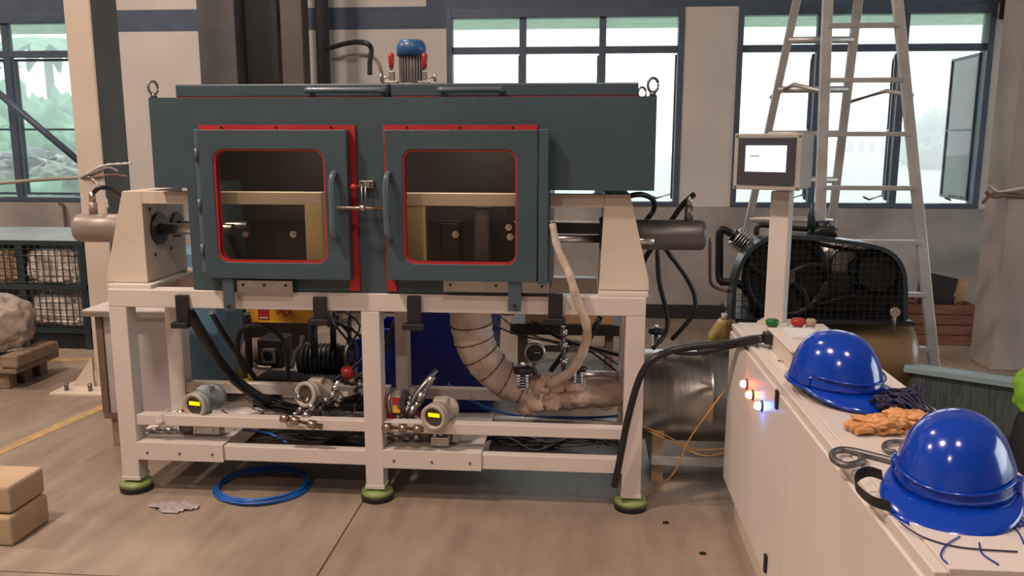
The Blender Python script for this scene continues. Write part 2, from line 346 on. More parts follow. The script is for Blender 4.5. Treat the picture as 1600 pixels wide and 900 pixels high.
def window(n, x0, x1, cols, angs=None):
    open_all = angs is not None
    z0, z1 = SILL, HEAD; tr = 2.40; yf = W + 0.02; fw = 0.045
    root = bpy.data.objects.new(n, None); C.objects.link(root); root.location = ((x0 + x1) / 2, W + .05, z0); root['kind'] = 'structure'; ROOT[root.name] = Vector(root.location)
    bm = B(); box(bm, (x0, W - .01, z0), (x0 + .05, W + .1, z1)); box(bm, (x1 - .05, W - .01, z0), (x1, W + .1, z1)); box(bm, (x0 + .05, W - .01, z1 - .075), (x1 - .05, W + .1, z1)); box(bm, (x0 + .05, W - .01, z0), (x1 - .05, W + .1, z0 + .04))
    mk('window_frame', bm, M['winframe'], root, 0.004)
    bm = B(); box(bm, (x0 + .05, yf, tr - .03), (x1 - .05, yf + .06, tr + .03)); mk('transom', bm, M['winframe'], root, 0.003)
    for i, c in enumerate(cols):
        bm = B(); box(bm, (c - .03, yf - .005, z0 + .04), (c + .03, yf + .065, z1 - .075)); mk('mullion', bm, M['winframe'], root, 0.003)
    e = [x0 + .05] + list(cols) + [x1 - .05]
    for i in range(len(e) - 1):
        a = e[i] + (.03 if i else 0); b2 = e[i + 1] - (.03 if i < len(e) - 2 else 0)
        bm = B(); box(bm, (a, yf + .028, tr + .03), (b2, yf + .033, z1 - .075)); mk('pane', bm, M['pane'], root)
        # casement hinged at the right of its bay, swung straight out
        L = (b2 - a) - .03; zz0, zz1 = z0 + .06, tr - .04; t = .022; ang = R(angs[i] if open_all else 0)
        H = Vector((b2 - .015, W + (.1 if open_all else .06), 0)); RM = Matrix.Rotation(-ang, 3, 'Z')
        def leaf(bm, u0, u1, h0, h1, t0, t1):   # u runs from the hinge along the leaf
            for v_ in box(bm, (-u1, t0, h0), (-u0, t1, h1)): v_.co = RM @ v_.co + H
        s = B()
        for (u0, u1, h0, h1) in ((0, L, zz0, zz0 + t), (0, L, zz1 - t, zz1), (0, t, zz0 + t, zz1 - t), (L - t, L, zz0 + t, zz1 - t), (t, L - t, 1.70, 1.70 + .018)): leaf(s, u0, u1, h0, h1, 0, .024)
        cs = mk('casement', s, M['winframe'], root)
        bm = B(); leaf(bm, t, L - t, zz0 + t, 1.70, .010, .014); mk('casement_glass', bm, M['pane_faint_veil' if open_all else 'pane'], cs)
        bm = B(); leaf(bm, t, L - t, 1.718, zz1 - t, .010, .014); mk('casement_glass', bm, M['pane_faint_veil' if open_all else 'pane'], cs)
        if open_all:
            e_ = RM @ Vector((-L * .7, 0, 0)) + H
            bm = B(); tube(bm, [(e_.x, e_.y, zz0 + .02), (b2 - .14, W + .11, zz0 + .005), (b2 - .2, W + .08, zz0 + .03)], .009, 6, smooth=False); mk('stay', bm, M['darksteel'], cs)
    return root
window('window_1', *wins[1], [-0.553, 0.152], [87, 91, 97])
window('window_2', *wins[2], [2.02, 2.72], [103, 107, 92])
window('window_3', *wins[0], [-7.1, -6.25, -5.4])

# columns
def hcol(name, x0, x1, y0, y1, m, top=6.8):
    bm = B(); box(bm, (x0, y0, 0), (x1, y1, top)); return struct(name, bm, m, 0.01)
YC = 5.0
a = at(125, 313, Y=YC).x; b_ = at(164, 300, Y=YC).x
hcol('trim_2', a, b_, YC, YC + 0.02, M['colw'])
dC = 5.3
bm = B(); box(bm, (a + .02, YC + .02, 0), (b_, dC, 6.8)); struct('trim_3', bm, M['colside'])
# its base plate and gusset
bp_ = thing('column_base', 'cream steel base plate with a triangular gusset at the foot of the left column', 'base plate', (a - .05, YC, 0))
bx('plate', (a - .22, YC - .16, 0), (b_ + .1, dC + .1, .02), M['cream'], bp_, .003)
bm = B(); prism(bm, [(a - .16, .02), (a - .01, .02), (a - .01, .22)], 'y', YC - .01, YC + .01); mk('gusset', bm, M['cream'], bp_)
for q in ((a - .14, YC - .1), (a + .02, YC - .1)): cy('anchor_bolt', (q[0], q[1], .02), (q[0], q[1], .07), .013, M['darksteel'], bp_, seg=6)
xr = 2.905
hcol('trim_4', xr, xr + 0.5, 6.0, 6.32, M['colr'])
# dark stanchion bundle in the middle
YD = 6.9
x1_, x2_, x3_, x4_ = [at(p, 120, Y=YD).x for p in (313, 371, 440, 497)]
hcol('trim_5', x1_, x2_, YD, YD + .35, M['colgrey'])
hcol('trim_6', x2_, at(424, 120, Y=YD).x, YD + .2, YD + .35, M['black'])
hcol('trim_7', x3_, at(474, 120, Y=YD).x, YD + .02, YD + .2, M['stanch'])
cy('downpipe', (x4_ + .02, YD + .1, 0), (x4_ + .02, YD + .1, 6.8), .055, M['skirt'], label='black vertical pipe running up the wall beside the dark stanchion', cat='pipe')

# yellow lines
def line(p, q, w_, lab):
    p = Vector(p); q = Vector(q); d = (q - p).normalized(); n = Vector((-d.y, d.x, 0)) * w_ / 2
    bm = B(); A = [p + n, q + n, q - n, p - n]
    lo = [bm.verts.new((v.x, v.y, .0005)) for v in A]; hi = [bm.verts.new((v.x, v.y, .0025)) for v in A]
    bm.faces.new(hi); bm.faces.new(lo[::-1])
    for k in range(4): bm.faces.new((lo[k], lo[(k + 1) % 4], hi[(k + 1) % 4], hi[k]))
    mk('floor_line', bm, M['yellowline'], label=lab, cat='floor marking')
line(at(-60, 732, Z=0), at(165, 634, Z=0), .075, 'worn yellow painted line running diagonally across the floor at left')
line(at(-40, 566, Z=0), at(190, 560, Z=0), .085, 'faded yellow floor line along the foot of the wire cages')

# ------------------------------------------------------------------ outside
bm = B(); box(bm, (-60, W + .3, -.5), (60, 130, -.25)); box(bm, (10.3, -30, -.5), (60, W + .3, -.25)); mk('lawn', bm, M['grass'], kind='structure')
bm = B(); box(bm, (-12, W + .24, 2.80), (10, 9.35, 2.92)); struct('trim_8', bm, M['soffit'])
hm_ = bpy.data.materials.new('morning_haze'); hm_.use_nodes = True; hn = hm_.node_tree; hn.nodes.clear()
ho = hn.nodes.new('ShaderNodeOutputMaterial'); hv = hn.nodes.new('ShaderNodeVolumeScatter'); hv.inputs['Color'].default_value = (0.93, 0.98, 1.0, 1); hv.inputs['Density'].default_value = 0.022; hn.links.new(hv.outputs[0], ho.inputs['Volume'])
bm = B(); box(bm, (-55, 12, -.24), (55, 100, 22)); mk('haze', bm, hm_, kind='structure')
def tree(name, x, y, h, rad, seed, lab, g='trees beyond the lawn', trunk=True, cat='tree'):
    t = thing(name, lab, cat, (x, y, -.25), g); bm = B(); rng = random.Random(seed)
    for k in range(5):
        blob(bm, (x + rng.uniform(-.5, .5) * rad, y + rng.uniform(-.4, .4) * rad, h - rad * .9 + rng.uniform(-.35, .25) * rad), (rad * .62, rad * .6, rad * .55), seed + k, .55, 3.5, 4, 1.0)
    mk('foliage', bm, M['leaf'], t)
    cy('trunk', (x, y, -.25), (x, y, h - rad), rad * .09, M['bark'], t, seg=10)
tl = ['bushy tree seen through the left window at its left edge', 'broad dense tree filling the middle of the left window', 'leafy tree at the right of the left window', 'pale bushy tree seen through the right window beside the open casement', 'distant tree low behind the open casement of the right window']
for i, (px, top, Yv, rad, lb) in enumerate([(-75, 130, 19, 2.6, 0), (34, 128, 27, 2.9, 1), (116, 175, 21, 1.5, 2), (1497, 158, 60, 3.0, 3), (1447, 185, 82, 2.6, 4)]):
    q = at(px, top, Y=Yv); tree('tree', q.x, Yv, q.z, rad, 11 + i * 9, tl[lb])
# palm
q = at(72, 62, Y=32); t = thing('palm_tree', 'palm tree with drooping fronds high in the left window', 'palm tree', (q.x, 32, -.25))
cy('trunk', (q.x, 32, -.25), (q.x, 32, q.z), .16, M['bark'], t, seg=10)
for k in range(14):
    an = 2 * PI * k / 14 + .2; L = 2.7
    bm = B(); row = []
    for s_ in range(9):
        u = s_ / 8; c = Vector((q.x + math.cos(an) * L * u, 32 + math.sin(an) * L * u, q.z + .55 * u - 1.5 * u * u)); wd = .3 * math.sin(PI * min(1, u * .9 + .08)) + .01; n = Vector((-math.sin(an), math.cos(an), 0))
        row.append((bm.verts.new(c + n * wd - Vector((0, 0, .18))), bm.verts.new(c), bm.verts.new(c - n * wd - Vector((0, 0, .18)))))
    for r0, r1_ in zip(row, row[1:]):
        bm.faces.new((r0[0], r0[1], r1_[1], r1_[0])); bm.faces.new((r0[1], r0[2], r1_[2], r1_[1]))
    mk('frond', bm, M['leaf'], t)
# lamp post and rubble outside left window; low building outside right window
t = thing('light_pole', 'thin pale pole standing outside the left window', 'pole', (at(24, 235, Y=17).x, 17, -.25))
a_ = at(24, 235, Y=17); b2_ = at(15, 105, Y=17)
cy('pole', (a_.x, 17, -.25), (a_.x, 17, b2_.z), .045, M['white'], t, seg=10); bx('lamp_head', (a_.x - .08, 16.9, b2_.z), (a_.x + .35, 17.1, b2_.z + .07), M['white'], t, .01)
for i, (px, py, s_) in enumerate([(2, 250, .6), (58, 246, .6), (102, 252, .45)]):
    q = at(px, py, Y=15); bm = B(); blob(bm, (q.x, 15, q.z - .1), (s_, .5, .22), 50 + i, .5, 4, 4, .8); mk('rubble_heap', bm, M['colgrey'] if i == 1 else M['wall_low'], label=['low pile of rubble outside left window at its left edge', 'dark heap of scrap in the middle beyond the left window', 'small rubble heap beyond the left window beside the column'][i], cat='rubble', group='rubble heaps outside')
q0 = at(1318, 203, Y=92); q1 = at(1418, 228, Y=92)
t = thing('distant_building', 'long low white building far across the lawn behind the ladder', 'building', ((q0.x + q1.x) / 2, 92, -.25))
bx('wall', (q0.x, 92, -.25), (q1.x, 96, q0.z), M['white'], t)
bx('roof', (q0.x - .4, 91.6, q0.z), (q1.x + .4, 96.4, q0.z + .25), M['sheet'], t)
for k in range(5):
    xx = q0.x + .5 + k * (q1.x - q0.x - 1) / 5; bx('window', (xx, 91.95, .6), (xx + .6, 92.02, 1.7), M['colgrey'], t)

qa = at(1428, 228, Y=70); qb = at(1530, 228, Y=70); bm = B()
for k in range(9): blob(bm, (qa.x + (qb.x - qa.x) * k / 8, 70, .2), (.55, .5, qa.z - .1), 60 + k, .25, 3, 3, .7)
mk('hedge', bm, M['hedge'], label='low bright green hedge far behind the open casement of the right window', cat='hedge')

# ------------------------------------------------------------------ machine support frame
FY = 3.465; RY = 3.95; TZ = 0.955; LX = -2.095; RX = 0.272
sf = thing('support_frame', 'long white square-tube steel frame on six levelling feet carrying the teal chamber', 'frame', ((LX + RX) / 2, 3.75, 0))
lw = .082; mxl = at(567, 600, Y=FY).x
legs = [(LX, 0), (mxl, 0), (RX - lw, 0), (LX, 1), (mxl, 1), (RX - lw, 1)]
for (x, bk) in legs:
    y = RY if bk else FY
    if bk and x == mxl: x = mxl + .035
    bx('leg', (x, y, .075), (x + (.062 if bk and x > -1.2 and x < 0 else lw), y + lw, .875), M['frame'], sf, .004)
    bx('end_cap', (x - .003, y - .003, .06), (x + lw + .003, y + lw + .003, .078), M['frame'], sf, .002)
    ft = B(); c = (x + lw / 2, y + lw / 2, 0); lathe(ft, c, (0, 0, 1), [(0, .072), (.022, .074), (.026, .072)]); f0 = mk('foot', ft, M['black'], sf)
    ft = B(); lathe(ft, c, (0, 0, 1), [(.026, .073), (.043, .069), (.05, .045), (.052, .02), (.062, .018)]); mk('foot_top', ft, M['foot'], f0)
for y in (FY, RY): bx('top_beam', (LX, y, .875), (RX, y + lw, TZ), M['frame'], sf, .004)
for x in (LX, mxl, RX - lw): bx('cross_beam', (x, FY + lw, .875), (x + lw, RY, TZ), M['frame'], sf, .004)
for (xa, xb) in ((LX + lw, mxl), (mxl + lw, RX - lw)):
    bx('middle_rail', (xa, FY + .01, .325), (xb, FY + .06, .375), M['frame'], sf, .003)
    bx('rear_rail', (xa, RY + .01, .33), (xb, RY + .06, .385), M['frame'], sf, .003)
    bx('lower_rail', (xa, FY + .005, .17), (xb, FY + .055, .238), M['frame'], sf, .003)
    bx('rear_lower_rail', (xa, RY + .005, .17), (xb, RY + .055, .238), M['frame'], sf, .003)
for x in (LX, mxl, RX - lw): bx('side_rail', (x + .01, FY + lw, .17), (x + .06, RY, .238), M['frame'], sf, .003)
# spacer plates raising the ends of the top
for (xa, xb) in ((LX - .01, at(232, 450, Y=FY).x), (at(935, 455, Y=FY).x, RX + .01)): bx('spacer_plate', (xa, FY + .02, TZ), (xb, 4.02, .972), M['frame'], sf, .002)
# trays
for (xa, xb) in ((LX + lw, at(349, 706, Y=FY).x), (mxl + lw, at(752, 712, Y=FY).x)):
    tr = bx('tray', (xa, FY - .004, .24), (xb, RY + .05, .247), M['frame'], sf, .002)
    bx('tray_lip', (xa, FY - .006, .165), (xb, FY - .0005, .2465), M['frame'], tr)
    for k in range(3): cy('screw', (xa + .05 + k * (xb - xa - .1) / 2, FY - .009, .2), (xa + .05 + k * (xb - xa - .1) / 2, FY - .006, .2), .006, M['darksteel'], tr, seg=8)
for (xa, xb) in ((at(352, 706, Y=FY).x, mxl), (at(754, 712, Y=FY).x, RX - lw)):
    tr = bx('shade_panel', (xa, FY + .06, .172), (xb, RY, .178), M['inside'], sf)  # dark panel put in for the shade on the floor below

# black bracket clamps hooked over the front beam
bi = ['first black clamp bracket from the left on the white beam', 'second black clamp bracket, beside the orange board', 'third black clamp bracket, just right of the middle leg', 'fourth black clamp bracket, under the right end of the door runner']
for i, (px, py0, py1) in enumerate([(285, 461, 512), (500, 464, 507), (647, 463, 515), (868, 458, 506)]):
    t0 = at(px - 11, py0, Y=FY - .02); t1 = at(px + 11, py1, Y=FY - .02)
    t = thing('clamp_bracket', bi[i], 'bracket', (t0.x, FY, t1.z), 'black clamp brackets on the front beam')
    bx('upright', (t0.x, FY - .028, t1.z + .02), (t1.x, FY - .002, t0.z), M['black'], t, .003)
    bx('hook', (t0.x - .02, FY - .045, t1.z), (t1.x + (.012 if i else .0), FY - .002, t1.z + .026), M['black'], t, .003)

# ------------------------------------------------------------------ environmental chamber
CY0 = 3.475; CB = 3.93
ch = thing('test_chamber', 'large teal steel test chamber with two windowed doors on the white frame', 'machine', (-.8, 3.7, TZ))
ux0, ux1 = -1.845, 0.292; lx0, lx1 = -1.70, -.136; zb, zm, zt = TZ + .003, 1.402, 1.782
OW = [(-1.56, -1.055, 1.075, 1.585), (-.755, -.255, 1.08, 1.585)]   # openings
fp = B()
box(fp, (ux0, CY0, 1.60), (ux1, CY0 + .012, zt))
box(fp, (ux0, CY0, zm), (OW[0][0], CY0 + .012, 1.60)); box(fp, (OW[1][1], CY0, zm), (ux1, CY0 + .012, 1.60))
box(fp, (OW[0][1], CY0, zb), (OW[1][0], CY0 + .012, 1.60))
box(fp, (lx0, CY0, zb), (OW[0][0], CY0 + .012, zm)); box(fp, (OW[1][1], CY0, zb), (lx1, CY0 + .012, zm))
box(fp, (OW[0][0], CY0, zb), (OW[0][1], CY0 + .012, OW[0][2])); box(fp, (OW[1][0], CY0, zb), (OW[1][1], CY0 + .012, OW[1][2]))
mk('front_panel', fp, M['teal'], ch)
sp = B(); YB = 4.25
box(sp, (ux0, CY0 + .012, zm), (ux0 + .012, YB, zt)); box(sp, (ux1 - .012, CY0 + .012, zm), (ux1, YB, zt)); box(sp, (ux0, CY0 + .012, zt - .012), (ux1, YB, zt))
box(sp, (ux0 + .012, CY0 + .012, zm), (lx0, YB, zm + .01)); box(sp, (lx1, CY0 + .012, zm), (ux1 - .012, YB, zm + .01))
mk('upper_hood', sp, M['teal'], ch)
sp = B(); box(sp, (lx0, CY0 + .012, zb), (lx0 + .01, RY + .1, zm)); box(sp, (lx1 - .01, CY0 + .012, zb), (lx1, RY + .1, zm)); box(sp, (lx0 + .01, CY0 + .012, zb), (lx1 - .01, RY + .1, zb + .01))
mk('lower_shell', sp, M['teal'], ch)
sp = B(); box(sp, (ux0 + .012, CB + .1, zm), (ux1 - .012, CB + .112, zt - .012)); box(sp, (lx0 + .01, CB + .1, zb + .01), (lx1 - .01, CB + .112, zm)); mk('inner_back', sp, M['inside'], ch)
# two unseen fill lamps added under the hood to brighten the beams
for x in (-1.3, -.5):
    area('chamber_fill', (x, CY0 - .0 + .03, 1.70), .30, 2.2, (1.0, 0.86, 0.66), (R(18), 0, 0), .03)
    bx('fill_strip', (x - .16, CY0 + .013, 1.708), (x + .16, CY0 + .05, 1.722), M['white'], ch)
# lids
ly = 3.6
for (pa, pb) in ((273, 606), (610, 998)):
    xa = at(pa, 131, Y=ly).x; xb = at(pb, 131, Y=ly).x
    gk = bx('lid_gasket', (xa + .005, ly - .008, zt), (xb - .005, 4.2, zt + .008), M['red'], ch)
    ld = bx('lid', (xa, ly, zt + .008), (xb, 4.2, 1.845), M['teal2'], ch, .006)
for (pa, pb) in ((480, 598), (687, 783)):
    y = ly - .035
    A = at(pa, 142, Y=y); Bq = at(pb, 142, Y=y)
    tb('lid_handle', [(A.x + .01, ly + .01, 1.825), (A.x, y, 1.815), (A.x + .03, y - .01, 1.815), (Bq.x - .03, y - .01, 1.815), (Bq.x, y, 1.812), (Bq.x - .01, ly + .01, 1.822)], .0125, M['handle'], ch, n=5)
def eyebolt(x, y, s=1.0, ry=0):
    bm = B(); cyl(bm, (x, y, zt), (x, y, zt + .02 * s), .015 * s, .01 * s, 12)
    c = Vector((x, y, zt + .042 * s)); tube(bm, [c + Vector((math.cos(a) * .02 * s * math.cos(ry), math.cos(a) * .02 * s * math.sin(ry), math.sin(a) * .026 * s)) for a in [2 * PI * k / 16 for k in range(16)]], .0055 * s, 8, closed=True, n=1)
    mk('eyebolt', bm, M['darksteel'], ch)
eyebolt(at(240, 150, Y=3.52).x, 3.52, 1.05, 1.0); eyebolt(at(1020, 150, Y=3.52).x, 3.52, 1.1, .2); eyebolt(at(1003, 150, Y=4.0).x, 4.0, 1.0, .3)
# red gasket flanges behind the doors
GY = CY0 - .014
for (xo0, xo1, op, zl) in ((-1.625, -.952, OW[0], .966), (-.832, -.19, OW[1], .966)):
    bm = B(); zt_ = 1.668
    box(bm, (xo0, GY, op[3]), (xo1, CY0, zt_)); box(bm, (xo0, GY, 1.03), (xo0 + (.03 if xo0 < -1 else .042), CY0, op[3])); 
    if xo0 < -1: box(bm, (xo1 - .045, GY, zl), (xo1, CY0, op[3])); box(bm, (xo0 + .03, GY, 1.03), (xo1 - .045, CY0, op[2]))
    else: box(bm, (xo0 , GY, zl), (xo0 + .042, CY0, 1.03)); box(bm, (xo0 + .042, GY, 1.03), (xo1, CY0, op[2])); box(bm, (xo1 - .02, GY, op[2]), (xo1, CY0, op[3]))
    g = mk('gasket_flange', bm, M['red'], ch)
    for k in range(3): cy('screw', (xo0 + .1 + k * (xo1 - xo0 - .2) / 2, GY - .004, zt_ - .010), (xo0 + .1 + k * (xo1 - xo0 - .2) / 2, GY, zt_ - .010), .005, M['black'], g, seg=8)
# doors
def door(x0, x1, z0, z1, wx0, wx1, wz0, wz1, hx, hside):
    DY0, DY1 = 3.40, GY - .003
    cx, cz = (x0 + x1) / 2, (z0 + z1) / 2; wcx, wcz = (wx0 + wx1) / 2, (wz0 + wz1) / 2; hw, hh = (wx1 - wx0) / 2, (wz1 - wz0) / 2
    n = 6; inner = rrect(wcx, wcz, hw, hh, .045, n); outer = rrect(cx, cz, (x1 - x0) / 2, (z1 - z0) / 2, .003, n)
    bm = B(); ring_prism(bm, outer, inner, 'y', DY0, DY1); d = mk('door', bm, M['teal'], ch, .003)
    bm = B(); ring_prism(bm, rrect(wcx, wcz, hw, hh, .045, n), rrect(wcx, wcz, hw - .007, hh - .007, .04, n), 'y', DY0 + .006, DY1 - .01); mk('window_seal', bm, M['red'], d)
    bm = B(); prism(bm, rrect(wcx, wcz, hw - .007, hh - .007, .04, n), 'y', DY0 + .018, DY0 + .024); mk('door_glass', bm, M['doorglass'], d)
    zc = at(600, 322, Y=3.38).z; hh_ = .135
    tb('handle', [(hx, DY0 + .005, zc + hh_), (hx, DY0 - .03, zc + hh_ - .008), (hx - .004, DY0 - .045, zc + hh_ * .7), (hx - .004, DY0 - .048, zc), (hx - .004, DY0 - .045, zc - hh_ * .7), (hx, DY0 - .03, zc - hh_ + .008), (hx, DY0 + .005, zc - hh_)], .0125, M['handle'], d, n=5, seg=12)
    if hside < 0:
        bm = B(); box(bm, (x0 - .022, DY0 + .012, z0 + .02), (x0, DY0 + .05, z1 + .004)); mk('hinge_strip', bm, M['handle'], d, .003)
        for zz in (z1 - .1, z0 + .12, (z0 + z1) / 2): cy('hinge_pin', (x0 - .012, DY0 + .008, zz - .025), (x0 - .012, DY0 + .008, zz + .025), .008, M['handle'], d, seg=10)
    else:
        bm = B(); box(bm, (x1 + .004, DY0 + .006, z0 - .008), (x1 + .045, DY0 + .055, z1 + .004)); mk('hinge_strip', bm, M['teal2'], d, .003)
        cy('hinge_pin', (x1 + .001, DY0 + .01, z0 + .01), (x1 + .001, DY0 + .01, z1 - .01), .007, M['blackmetal'], d, seg=10)
    return d
door(-1.605, -.973, 1.022, 1.647, -1.545, -1.068, 1.092, 1.568, at(523, 322, Y=3.38).x, -1)
door(-.813, -.186, 1.025, 1.647, -.741, -.268, 1.096, 1.568, at(607, 322, Y=3.38).x, 1)
# toggle latch between the doors
lt = at(567, 322, Y=3.43); lp = B(); a_ = at(561, 282, Y=3.46); b2_ = at(584, 294, Y=3.46)
box(lp, (a_.x, 3.452, b2_.z), (b2_.x, 3.474, a_.z)); l0 = mk('latch', lp, M['steel'], ch, .002)
for q in ((579, 286), (579, 291), (565, 286)):
    c = at(*q, Y=3.45); cy('latch_screw', (c.x, 3.447, c.z), (c.x, 3.453, c.z), .005, M['black'], l0, seg=8)
for px in (565, 571): cy('latch_rod', at(px, 287, Y=3.425), at(px, 325, Y=3.41), .003, M['steel'], l0, seg=8)
a_ = at(527, 325, Y=3.385)
b2_ = at(601, 325, Y=3.385); cy('latch_bar', (a_.x, 3.385, a_.z), (b2_.x, 3.385, a_.z), .008, M['brass'], l0, seg=8)
c = at(567, 325, Y=3.38); cy('latch_hub', (c.x - .012, 3.38, c.z), (c.x + .012, 3.38, c.z), .014, M['steel'], l0, seg=12)
c = at(553, 292, Y=3.40); bm = B(); blob(bm, c, (.016, .013, .013), 1, 0, 1, 3, 1); mk('latch_knob', bm, M['redcap'], l0); cy('latch_arm', (c.x, 3.40, c.z), (at(566, 289, Y=3.44)), .005, M['steel'], l0, seg=8)
# door runners and teal tabs below the doors
for (pa, pb) in ((370, 458), (693, 858)):
    A = at(pa, 441, Y=3.435); Bq = at(pb, 458, Y=3.435)
    rn = bx('runner_plate', (A.x, 3.43, Bq.z), (Bq.x, 3.445, A.z + .01), M['steel'], ch, .001)
    for k in range(3): cy('screw', (A.x + .03 + k * (Bq.x - A.x - .06) / 2, 3.426, A.z - .01), (A.x + .03 + k * (Bq.x - A.x - .06) / 2, 3.43, A.z - .01), .006, M['black'], rn, seg=8)
for px in (357, 804):
    A = at(px - 10, 436, Y=3.41); Bq = at(px + 10, 487, Y=3.41)
    tbm = bx('stop_tab', (A.x, 3.41, Bq.z), (Bq.x, 3.42, A.z), M['teal2'], ch, .002); cy('tab_bolt', ((A.x + Bq.x) / 2, 3.402, Bq.z + .025), ((A.x + Bq.x) / 2, 3.41, Bq.z + .025), .007, M['black'], tbm, seg=6)

# ------------------------------------------------------------------ load frames with hydraulic cylinders
EY0, EY1 = 3.535, 3.92; BZ0, BZ1 = 1.328, 1.383; zpl = .974
AXY, AXZ = 3.66, 1.205
for side in (-1, 1):
    t = thing('load_frame', 'cream end frame with a %s' % ('short brown-grey cylinder poking out at the left' if side < 0 else 'long dark cylinder sticking out at the right'), 'frame', (-2 if side < 0 else .15, 3.7, zpl), 'end frames of the test machine')
    if side < 0: poly = [(-2.135, zpl), (-1.942, zpl), (-1.942, BZ1), (-2.03, BZ1), (-2.125, zpl + .06)]
    else: poly = [(.075, zpl), (.288, zpl), (.285, zpl + .05), (.198, BZ1), (.092, BZ1)]
    bm = B(); prism(bm, poly, 'y', EY0, EY1); mk('end_plate', bm, M['cream'], t, .003)
    xi = -1.942 if side < 0 else .09
    xs_ = at(510, 360, Y=EY0 + .06).x if side < 0 else at(637, 360, Y=EY0 + .06).x
    a_, b2_ = (xi, xs_) if side < 0 else (xs_, xi)
    for yy in (EY0 + .001,): bx('tie_beam', (a_, yy, BZ0), (b2_, yy + .055, BZ1 - .001), M['cream'], t, .002)
    st = B()
    if side < 0: box(st, (xs_ - .075, EY0 + .001, zpl), (xs_, EY0 + .056, BZ0))
    else: prism(st, [(xs_ - .03, zpl), (xs_ + .09, zpl), (xs_ + .09, BZ0), (xs_ + .012, BZ0)], 'y', EY0 + .002, EY0 + .056)
    mk('stanchion', st, M['creaminner'], t, .002)
    pb_ = B()
    if side < 0: box(pb_, (xs_ - .40, EY0 + .25, zpl), (xs_ - .075, EY0 + .27, BZ0))
    else: box(pb_, (xs_ + .09, EY0 + .25, zpl), (xs_ + .42, EY0 + .27, BZ0))
    mk('grip_block', pb_, M['inside'], t)
    if side > 0:
        for (pa, pb2, ya, yb, mm) in ((690, 722, 345, 408, 'blackmetal'), (742, 768, 322, 408, 'darksteel')):
            A = at(pa, ya, Y=3.66); Bq = at(pb2, yb, Y=3.66); bx('grip_jaw', (A.x, 3.6, Bq.z), (Bq.x, 3.72, A.z), M[mm], t, .01)
    for (px, py) in (((384, 366), (459, 366)) if side < 0 else ((712, 366), (797, 370), (795, 355))):
        c = at(px, py, Y=3.58); cy('lock_nut', (c.x, 3.57, c.z), (c.x, 3.60, c.z), .016, M['chrome'], t, seg=6); cy('stud', (c.x, 3.555, c.z), (c.x, 3.62, c.z), .007, M['chrome'], t, seg=8)
    for yy, first in ((AXY, True), (AXY + .17, False)):
        cx_ = -1.942 if side < 0 else .092; dr = 1 if side < 0 else -1
        cy('flange', (cx_, yy, AXZ), (cx_ + dr * .016, yy, AXZ), .072 if first else .058, M['blackmetal'] if first else M['teal2'], t, seg=28)
        x_in = -1.585 if side < 0 else -.4
        if side < 0: cy('piston_rod', (cx_, yy, AXZ), (x_in, yy, AXZ), .026 if first else .022, M['chrome'], t, seg=20)
    if side > 0:
        cy('piston_rod', (.092, AXY, AXZ - .026), (-.3, AXY, AXZ - .026), .017, M['chrome'], t, seg=20)
        bx('guide_bar', (-.3, AXY - .02, AXZ - .002), (.092, AXY + .03, AXZ + .045), M['blackmetal'], t, .004)
        bx('guide_strip', (-.3, AXY - .022, AXZ + .046), (.092, AXY - .005, AXZ + .052), M['chrome'], t)
    x_far = at(122, 356, Y=AXY).x if side < 0 else at(1101, 365, Y=AXY).x
    x_near = -2.0 if side < 0 else .13
    cb = B(); rr = .066; d_ = -1 if side < 0 else 1
    L = abs(x_far - x_near); lathe(cb, (x_near, AXY, AXZ + (0 if side < 0 else -.004)), (d_, 0, 0), [(0, rr), (L - .02, rr), (L - .006, rr - .003), (L, rr - .012), (L, .0)], 36)
    cyb = mk('cylinder', cb, M['cylinder'] if side < 0 else M['darksteel'], t)
    xp = at(146, 330, Y=AXY).x if side < 0 else at(1076, 340, Y=AXY).x
    cy('port_fitting', (xp, AXY, AXZ + .055), (xp, AXY, AXZ + .12), .019, M['cylinder'] if side < 0 else M['darksteel'], cyb, seg=10)
    cy('port_nut', (xp, AXY, AXZ + .12), (xp, AXY, AXZ + .165), .014, M['steel'], cyb, seg=6)
    if side < 0:
        for (yy, zz) in ((3.60, 1.30), (3.74, 1.315), (3.62, 1.09), (3.77, 1.10)): cy('bolt_hole', (-1.943, yy, zz), (-1.9405, yy, zz), .0095, M['black'], t, seg=12)
    if side > 0: cy('chrome_sleeve', (.2, AXY - .05, AXZ - .025), (at(1022, 370, Y=AXY - .05).x, AXY - .05, AXZ - .025), .018, M['chrome'], t, seg=14)

# ------------------------------------------------------------------ motor and toggle clamps on top
my = 3.82; mc = at(644, 130, Y=my).x; mz = 1.845
mt = thing('electric_motor', 'upright finned electric motor with a blue fan cowl on the chamber lid', 'motor', (mc, my, mz))
zz = lambda py: at(644, py, Y=my).z
cy('body', (mc, my, mz), (mc, my, zz(84)), .047, M['motorgrey'], mt, seg=28)
for k in range(26):
    a_ = 2 * PI * k / 26; bm = B(); c0 = Vector((mc + math.cos(a_) * .046, my + math.sin(a_) * .046, mz + .015)); 
    box(bm, (mc + .044, my - .0018, mz + .02), (mc + .058, my + .0018, zz(88)), rot=((mc, my, mz), Matrix.Rotation(a_, 3, 'Z'))); mk('cooling_fin', bm, M['motorgrey'], mt)
bm = B(); z0 = zz(88); z1 = zz(63); lathe(bm, (mc, my, z0), (0, 0, 1), [(0, .066), ((z1 - z0) * .55, .067), ((z1 - z0) * .8, .06), (z1 - z0, .05), (z1 - z0, 0)]); mk('fan_cowl', bm, M['motorblue'], mt)
bm = B(); lathe(bm, (mc, my, mz), (0, 0, 1), [(0, .075), (.012, .075), (.014, .06)]); mk('flange', bm, M['motorgrey'], mt)
